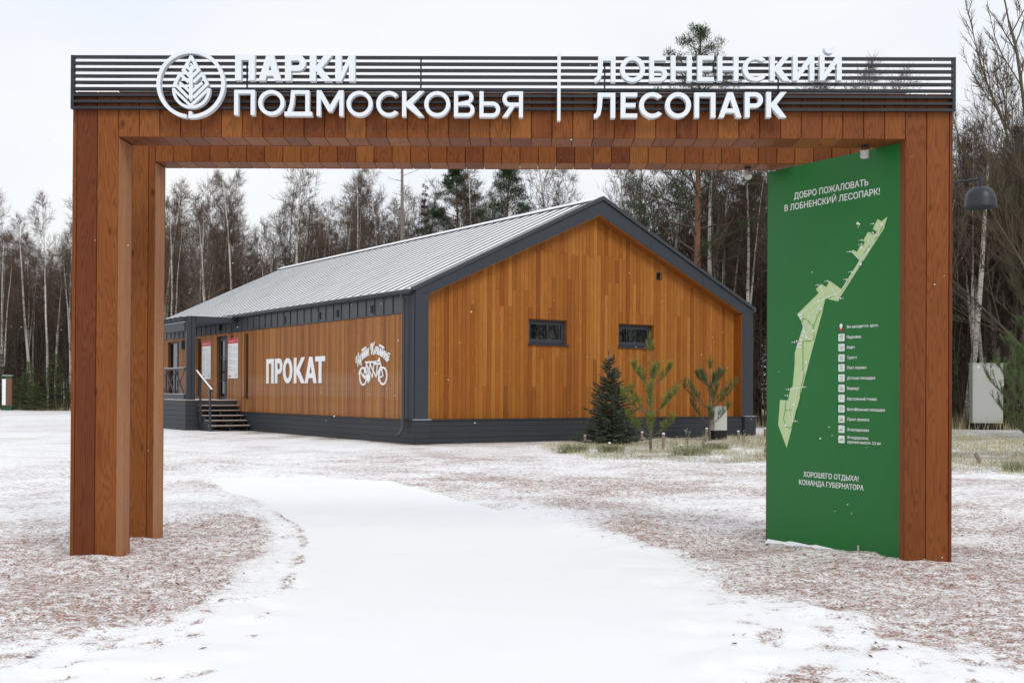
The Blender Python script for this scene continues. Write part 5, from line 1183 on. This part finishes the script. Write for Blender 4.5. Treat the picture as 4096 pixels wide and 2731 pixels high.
# the two young pines, the spruce by the hut and the pine at the right edge
rnd.seed(5)
spf = tree_parts(fg_spruce(2.60, .92), TBN, (M_TRUNKG, M_TWIG, M_SPRUCE))
put('young_spruce', 'full dark blue-green spruce before the gable wall', 'tree', spf, 2.37, 30.6, 0, 1)
mul = .50
yp1 = tree_parts(young_pine(2.80, [(.42, .62, 4), (.90, .80, 6), (1.56, .55, 5)], nl=.095), TBN, (M_TRUNKG, M_TWIG, M_PINEY))
put('young_pine', 'yellow-green young pine, middle one of the three trees before the gable', 'tree', yp1, 2.93, 26.2, .6, 1)
rnd.seed(6)
yp2 = tree_parts(young_pine(2.62, [(.52, .75, 4), (.98, 1.0, 6), (1.66, .52, 6)], nl=.095), TBN, (M_TRUNKG, M_TWIG, M_PINEB))
put('young_pine', 'dark green young pine, rightmost of the three trees before the gable', 'tree', yp2, 5.46, 33.4, 1.7, (1, 1, .98))
mul = .7
yp3 = tree_parts(young_pine(3.4, [(.35, 1.3, 6), (.80, 1.7, 8), (1.3, 1.3, 7), (1.9, 1.0, 6), (2.6, .6, 5)], nl=.075), TBN, (M_TRUNKG, M_TWIG, M_PINEB))
put('young_pine', 'green pine whose branches reach in at the right edge, before the cabinet', 'tree', yp3, 11.2, 24.6, .3, (1.0, 1.0, 1.0))

# thicket: bare saplings and twigs nobody could count
rnd.seed(12); th = MB()
for i in range(3700):
    x = rv(-52, 40); dep = -1.5 + 24 * rnd.random() ** 1.1; yy = bnd(x) + dep; u = x / yy
    if not (-.55 < u < .53) or not clear(x, yy): continue
    h = rv(2.2, 6.0) if dep < 1 else rv(4, 10.5); 
    if u < -.36: h *= 1.18
    q, _ = path((x, yy, -.1), norm((rv(-.08, .08), rv(-.08, .08), 1)), h, 3, .04, .06)
    th.tube(q, [.026, .02, .013, .004], 3, cap=False)
    for k in range(int(8 + h * 2.2)):
        a, d = at_path(q, rv(.08, 1)); dd = side_dir(d, rv(.45, 1.1), rv(0, 6.28)); l = rv(.3, 1.3)
        e = tuple(a[j] + (dd[j] + (0, 0, .12)[j]) * l for j in range(3)); th.twig(a, e, .010)
        for m in range(2):
            f = rv(.3, .9); b = tuple(a[j] * (1 - f) + e[j] * f for j in range(3)); d3 = side_dir(dd, rv(.4, .9), rv(0, 6.28)); th.twig(b, tuple(b[j] + d3[j] * l * .4 for j in range(3)), .007)
th.build('thicket', M_TWIG2, None, label='dense thicket of bare saplings filling the wood', category='thicket', kind='stuff')

# ------------------------------------------------------------------ grass, weeds, pebbles, falling snow
def blades(n, sampler, hmin, hmax, w, mat, name, lab, cat, lean=.5):
    mb = MB()
    for i in range(n):
        s_ = sampler()
        if s_ is None: continue
        x, y = s_; h = rv(hmin, hmax); a = rv(0, 6.28); l = h * rv(.1, lean) * 2
        z = -.01; mx_, my_ = x + math.cos(a) * l * .35, y + math.sin(a) * l * .35
        mb.pend.append((x, y, mx_, my_, x + math.cos(a) * l, y + math.sin(a) * l, h, w)) if hasattr(mb, 'pend') else None
        k = len(mb.v); wx, wy = math.cos(a + 1.57) * w, math.sin(a + 1.57) * w
        mb.v += [(x - wx, y - wy, z), (x + wx, y + wy, z), (mx_ + wx * .7, my_ + wy * .7, h * .65), (mx_ - wx * .7, my_ - wy * .7, h * .65), (x + math.cos(a) * l, y + math.sin(a) * l, h * rv(.55, 1.0))]
        mb.f += [(k, k + 1, k + 2, k + 3), (k + 3, k + 2, k + 4)]
    v = np.array(mb.v); _, _, zz = fields(v[:, 0], v[:, 1]); v[:, 2] += zz; mb.v = v.tolist()
    return mb.build(name, mat, None, label=lab, category=cat, kind='stuff')
def ingrass():
    x = rv(.5, 13.5); y = rv(19, 38)
    if abs(x / y) > .5: return None
    return (x, y)
rnd.seed(44)
cand = np.array([(rv(.3, 15), rv(18, 40)) for _ in range(150000)]); ok = poly_sd(cand[:, 0], cand[:, 1], GRASS) < -.05
dn = vnoise(cand[:, 0] + 20, cand[:, 1], 1.2, 31) * .6 + vnoise(cand[:, 0] + 20, cand[:, 1], .35, 32) * .4
cand = cand[ok & (rng.random(len(cand)) < np.clip(dn * 2.2 - .6, .03, 1))]
it = iter(cand.tolist()); nc = len(cand)
nx_s = lambda: tuple(next(it))
blades(int(nc * .45), nx_s, .03, .15, .0045, M_GRASS, 'dry_grass', 'dry straw-coloured grass poking through thin snow by the hut', 'grass')
blades(int(nc * .10), nx_s, .04, .12, .0045, M_GRASSG, 'green_grass', 'sparse green grass among the straw by the hut', 'grass')
blades(int(nc * .18), nx_s, .02, .09, .006, M_GRASSW, 'frosted_grass', 'snow-dusted grass blades around the young trees', 'grass', .9)
# grass tussocks one can tell apart
for i, (x, y, r_, h, lab) in enumerate([(1.15, 26.3, .35, .26, 'grass tussock at the left tip of the snowy grass patch'), (2.0, 26.0, .30, .22, 'grass tussock between the left tip and the middle pine'), (3.65, 24.9, .50, .30, 'wide dark tussock right of the middle pine trunk'), (9.0, 20.6, .40, .24, 'flattened green tussock at the gravel edge right of the gate'), (9.75, 20.9, .42, .34, 'dark tussock at the right edge of the photo'), (8.9, 30.5, .35, .40, 'dark tussock in the snow in front of the grey cabinet'), (4.7, 27.8, .35, .2, 'low tussock near the green board')]):
    mb = MB()
    for k in range(420):
        a = rv(0, 6.28); rr = r_ * rnd.random() ** .7; px_, py_ = math.cos(a) * rr, math.sin(a) * rr * .6; b = a + rv(-.9, .9); hh = h * rv(.4, 1.1); l = hh * rv(.4, 1.1)
        k0 = len(mb.v); wx, wy = math.cos(b + 1.57) * .004, math.sin(b + 1.57) * .004
        mb.v += [(px_ - wx, py_ - wy, -.02), (px_ + wx, py_ + wy, -.02), (px_ + math.cos(b) * l * .4 + wx, py_ + math.sin(b) * l * .4 + wy, hh * .75), (px_ + math.cos(b) * l * .4 - wx, py_ + math.sin(b) * l * .4 - wy, hh * .75), (px_ + math.cos(b) * l, py_ + math.sin(b) * l, hh * rv(.45, .95))]
        mb.f += [(k0, k0 + 1, k0 + 2, k0 + 3), (k0 + 3, k0 + 2, k0 + 4)]
    o = mb.build('grass_tussock', M_GRASSG, None, (x, y, gz(x, y)), label=lab, category='tussock')
# weeds
for i, (x, y, h, lab) in enumerate([(8.9, 24.5, .75, 'tall leafy weed in the grass right of the gate'), (4.35, 27.5, .50, 'leafy weed right of the middle pine'), (4.2, 29.5, .55, 'thin weed behind the tall peg'), (6.1, 31.5, .40, 'leafy weed before the meter box'), (5.2, 24.4, .35, 'small weed near the left edge of the green board')]):
    w_ = thing('weed', lab, 'plant', (x, y, gz(x, y)))
    st, lv = MB(), MB()
    for k in range(3):
        q, _ = path((rv(-.05, .05), rv(-.05, .05), 0), norm((rv(-.25, .25), rv(-.25, .25), 1)), h * rv(.6, 1), 4, .05, .08); st.tube(q, [.006, .005, .004, .003, .002], 4, cap=False)
        for m in range(14):
            a, d = at_path(q, rv(.2, 1)); dd = side_dir(d, rv(.6, 1.2), rv(0, 6.28)); e = tuple(a[j] + dd[j] * rv(.05, .09) for j in range(3)); lv.blade(a, e, .014, rv(0, 6.28))
    st.build('stem', M_TWIGY, w_); lv.build('leaves', M_GRASSG, w_)
# brush at the edge of the wood, right of the gate and by the left posts of the wood
rnd.seed(71); mb = MB()
for i in range(9000):
    x = rv(-46, 34); yy = bnd(x) + rv(-2.2, 2.5)
    if not clear(x, yy) or abs(x / yy) > .52: continue
    h = rv(.15, .85); a = rv(0, 6.28); mb.blade((x, yy, -.05), (x + math.cos(a) * h * .3, yy + math.sin(a) * h * .3, h), .012, rv(0, 6.28))
mb.build('undergrowth', M_GRASS, None, label='dry brown undergrowth along the edge of the wood', category='undergrowth', kind='stuff')
# pebbles lying on the thin snow
P_ = rng.random((150000, 2)) * [10.5, 13.5] + [-4.9, 5.0]
l_, v_, z_ = fields(P_[:, 0], P_[:, 1]); keep = (rng.random(len(P_)) < np.clip(.62 - l_, 0, .6) * 1.4) & (np.abs(P_[:, 0] / P_[:, 1]) < .52)
P_ = P_[keep][:26000]; z_ = z_[keep][:26000]; n = len(P_)
s_ = (rng.random(n) ** 2 * .011 + .0045)[:, None]; ang = rng.random(n) * 6.28
octv = np.array([(1, 0, 0), (0, 1, 0), (-1, 0, 0), (0, -1, 0), (0, 0, .7), (0, 0, -.7)])
V = octv[None] * s_[:, None] * (1 + .5 * (rng.random((n, 6, 1)) - .5)); ca_, sa_ = np.cos(ang)[:, None], np.sin(ang)[:, None]
V = np.stack([V[..., 0] * ca_ - V[..., 1] * sa_ * .75, V[..., 0] * sa_ + V[..., 1] * ca_ * .75, V[..., 2]], -1)
V[..., 0] += P_[:, 0:1]; V[..., 1] += P_[:, 1:2]; V[..., 2] += (z_ + s_[:, 0] * .15)[:, None]
of = np.array([(0, 1, 4), (1, 2, 4), (2, 3, 4), (3, 0, 4), (1, 0, 5), (2, 1, 5), (3, 2, 5), (0, 3, 5)])
F = (of[None] + (np.arange(n) * 6)[:, None, None]).reshape(-1, 3)
me = bpy.data.meshes.new('gravel'); me.from_pydata(V.reshape(-1, 3).tolist(), [], F.tolist()); me.materials.append(M_PEB)
link('gravel', me, label='loose reddish gravel lying on the thin snow around the gate', category='gravel', kind='stuff')
rnd.seed(64); mb = MB()
for i in range(420):
    x, y = rv(-5, 6), rv(5.0, 14)
    if poly_sd(np.array([x]), np.array([y]), PATH)[0] < .15: continue
    z = gz(x, y) + .004; a = rv(0, 6.28); l = rv(.012, .030); k = len(mb.v); c_, s__ = math.cos(a), math.sin(a); w_ = l * rv(.25, .6)
    mb.v += [(x - c_ * l, y - s__ * l, z), (x + s__ * w_, y - c_ * w_, z + rv(0, .012)), (x + c_ * l, y + s__ * l, z + rv(0, .015)), (x - s__ * w_, y + c_ * w_, z + rv(0, .008))]; mb.f.append((k, k + 1, k + 2, k + 3))
mb.build('leaf_litter', M_TWIG, None, label='small dead leaves and bark bits scattered on the thin snow', category='leaf litter', kind='stuff')
# falling snow flakes
mb = MB(); rnd.seed(90)
for i in range(300):
    y = rv(5.5, 26); x = y * rv(-.46, .46); z = rv(.2, 1.4 + y * .33); r_ = rv(.0020, .0045) * (1 + y * .05)
    k = len(mb.v); mb.v += [(x + r_, y, z), (x - r_, y, z), (x, y + r_, z), (x, y - r_, z), (x + r_ * .3, y, z + r_ * .6), (x - r_ * .3, y, z - r_ * .6)]
    mb.f += [(k, k + 2, k + 4), (k + 2, k + 1, k + 4), (k + 1, k + 3, k + 4), (k + 3, k, k + 4), (k + 2, k, k + 5), (k + 1, k + 2, k + 5), (k + 3, k + 1, k + 5), (k, k + 3, k + 5)]
mb.build('falling_snow', M_SNOW, None, label='small snowflakes falling in the air around the gate', category='snowflakes', kind='stuff')
print('objects', len(bpy.data.objects), 'trees', n_t)
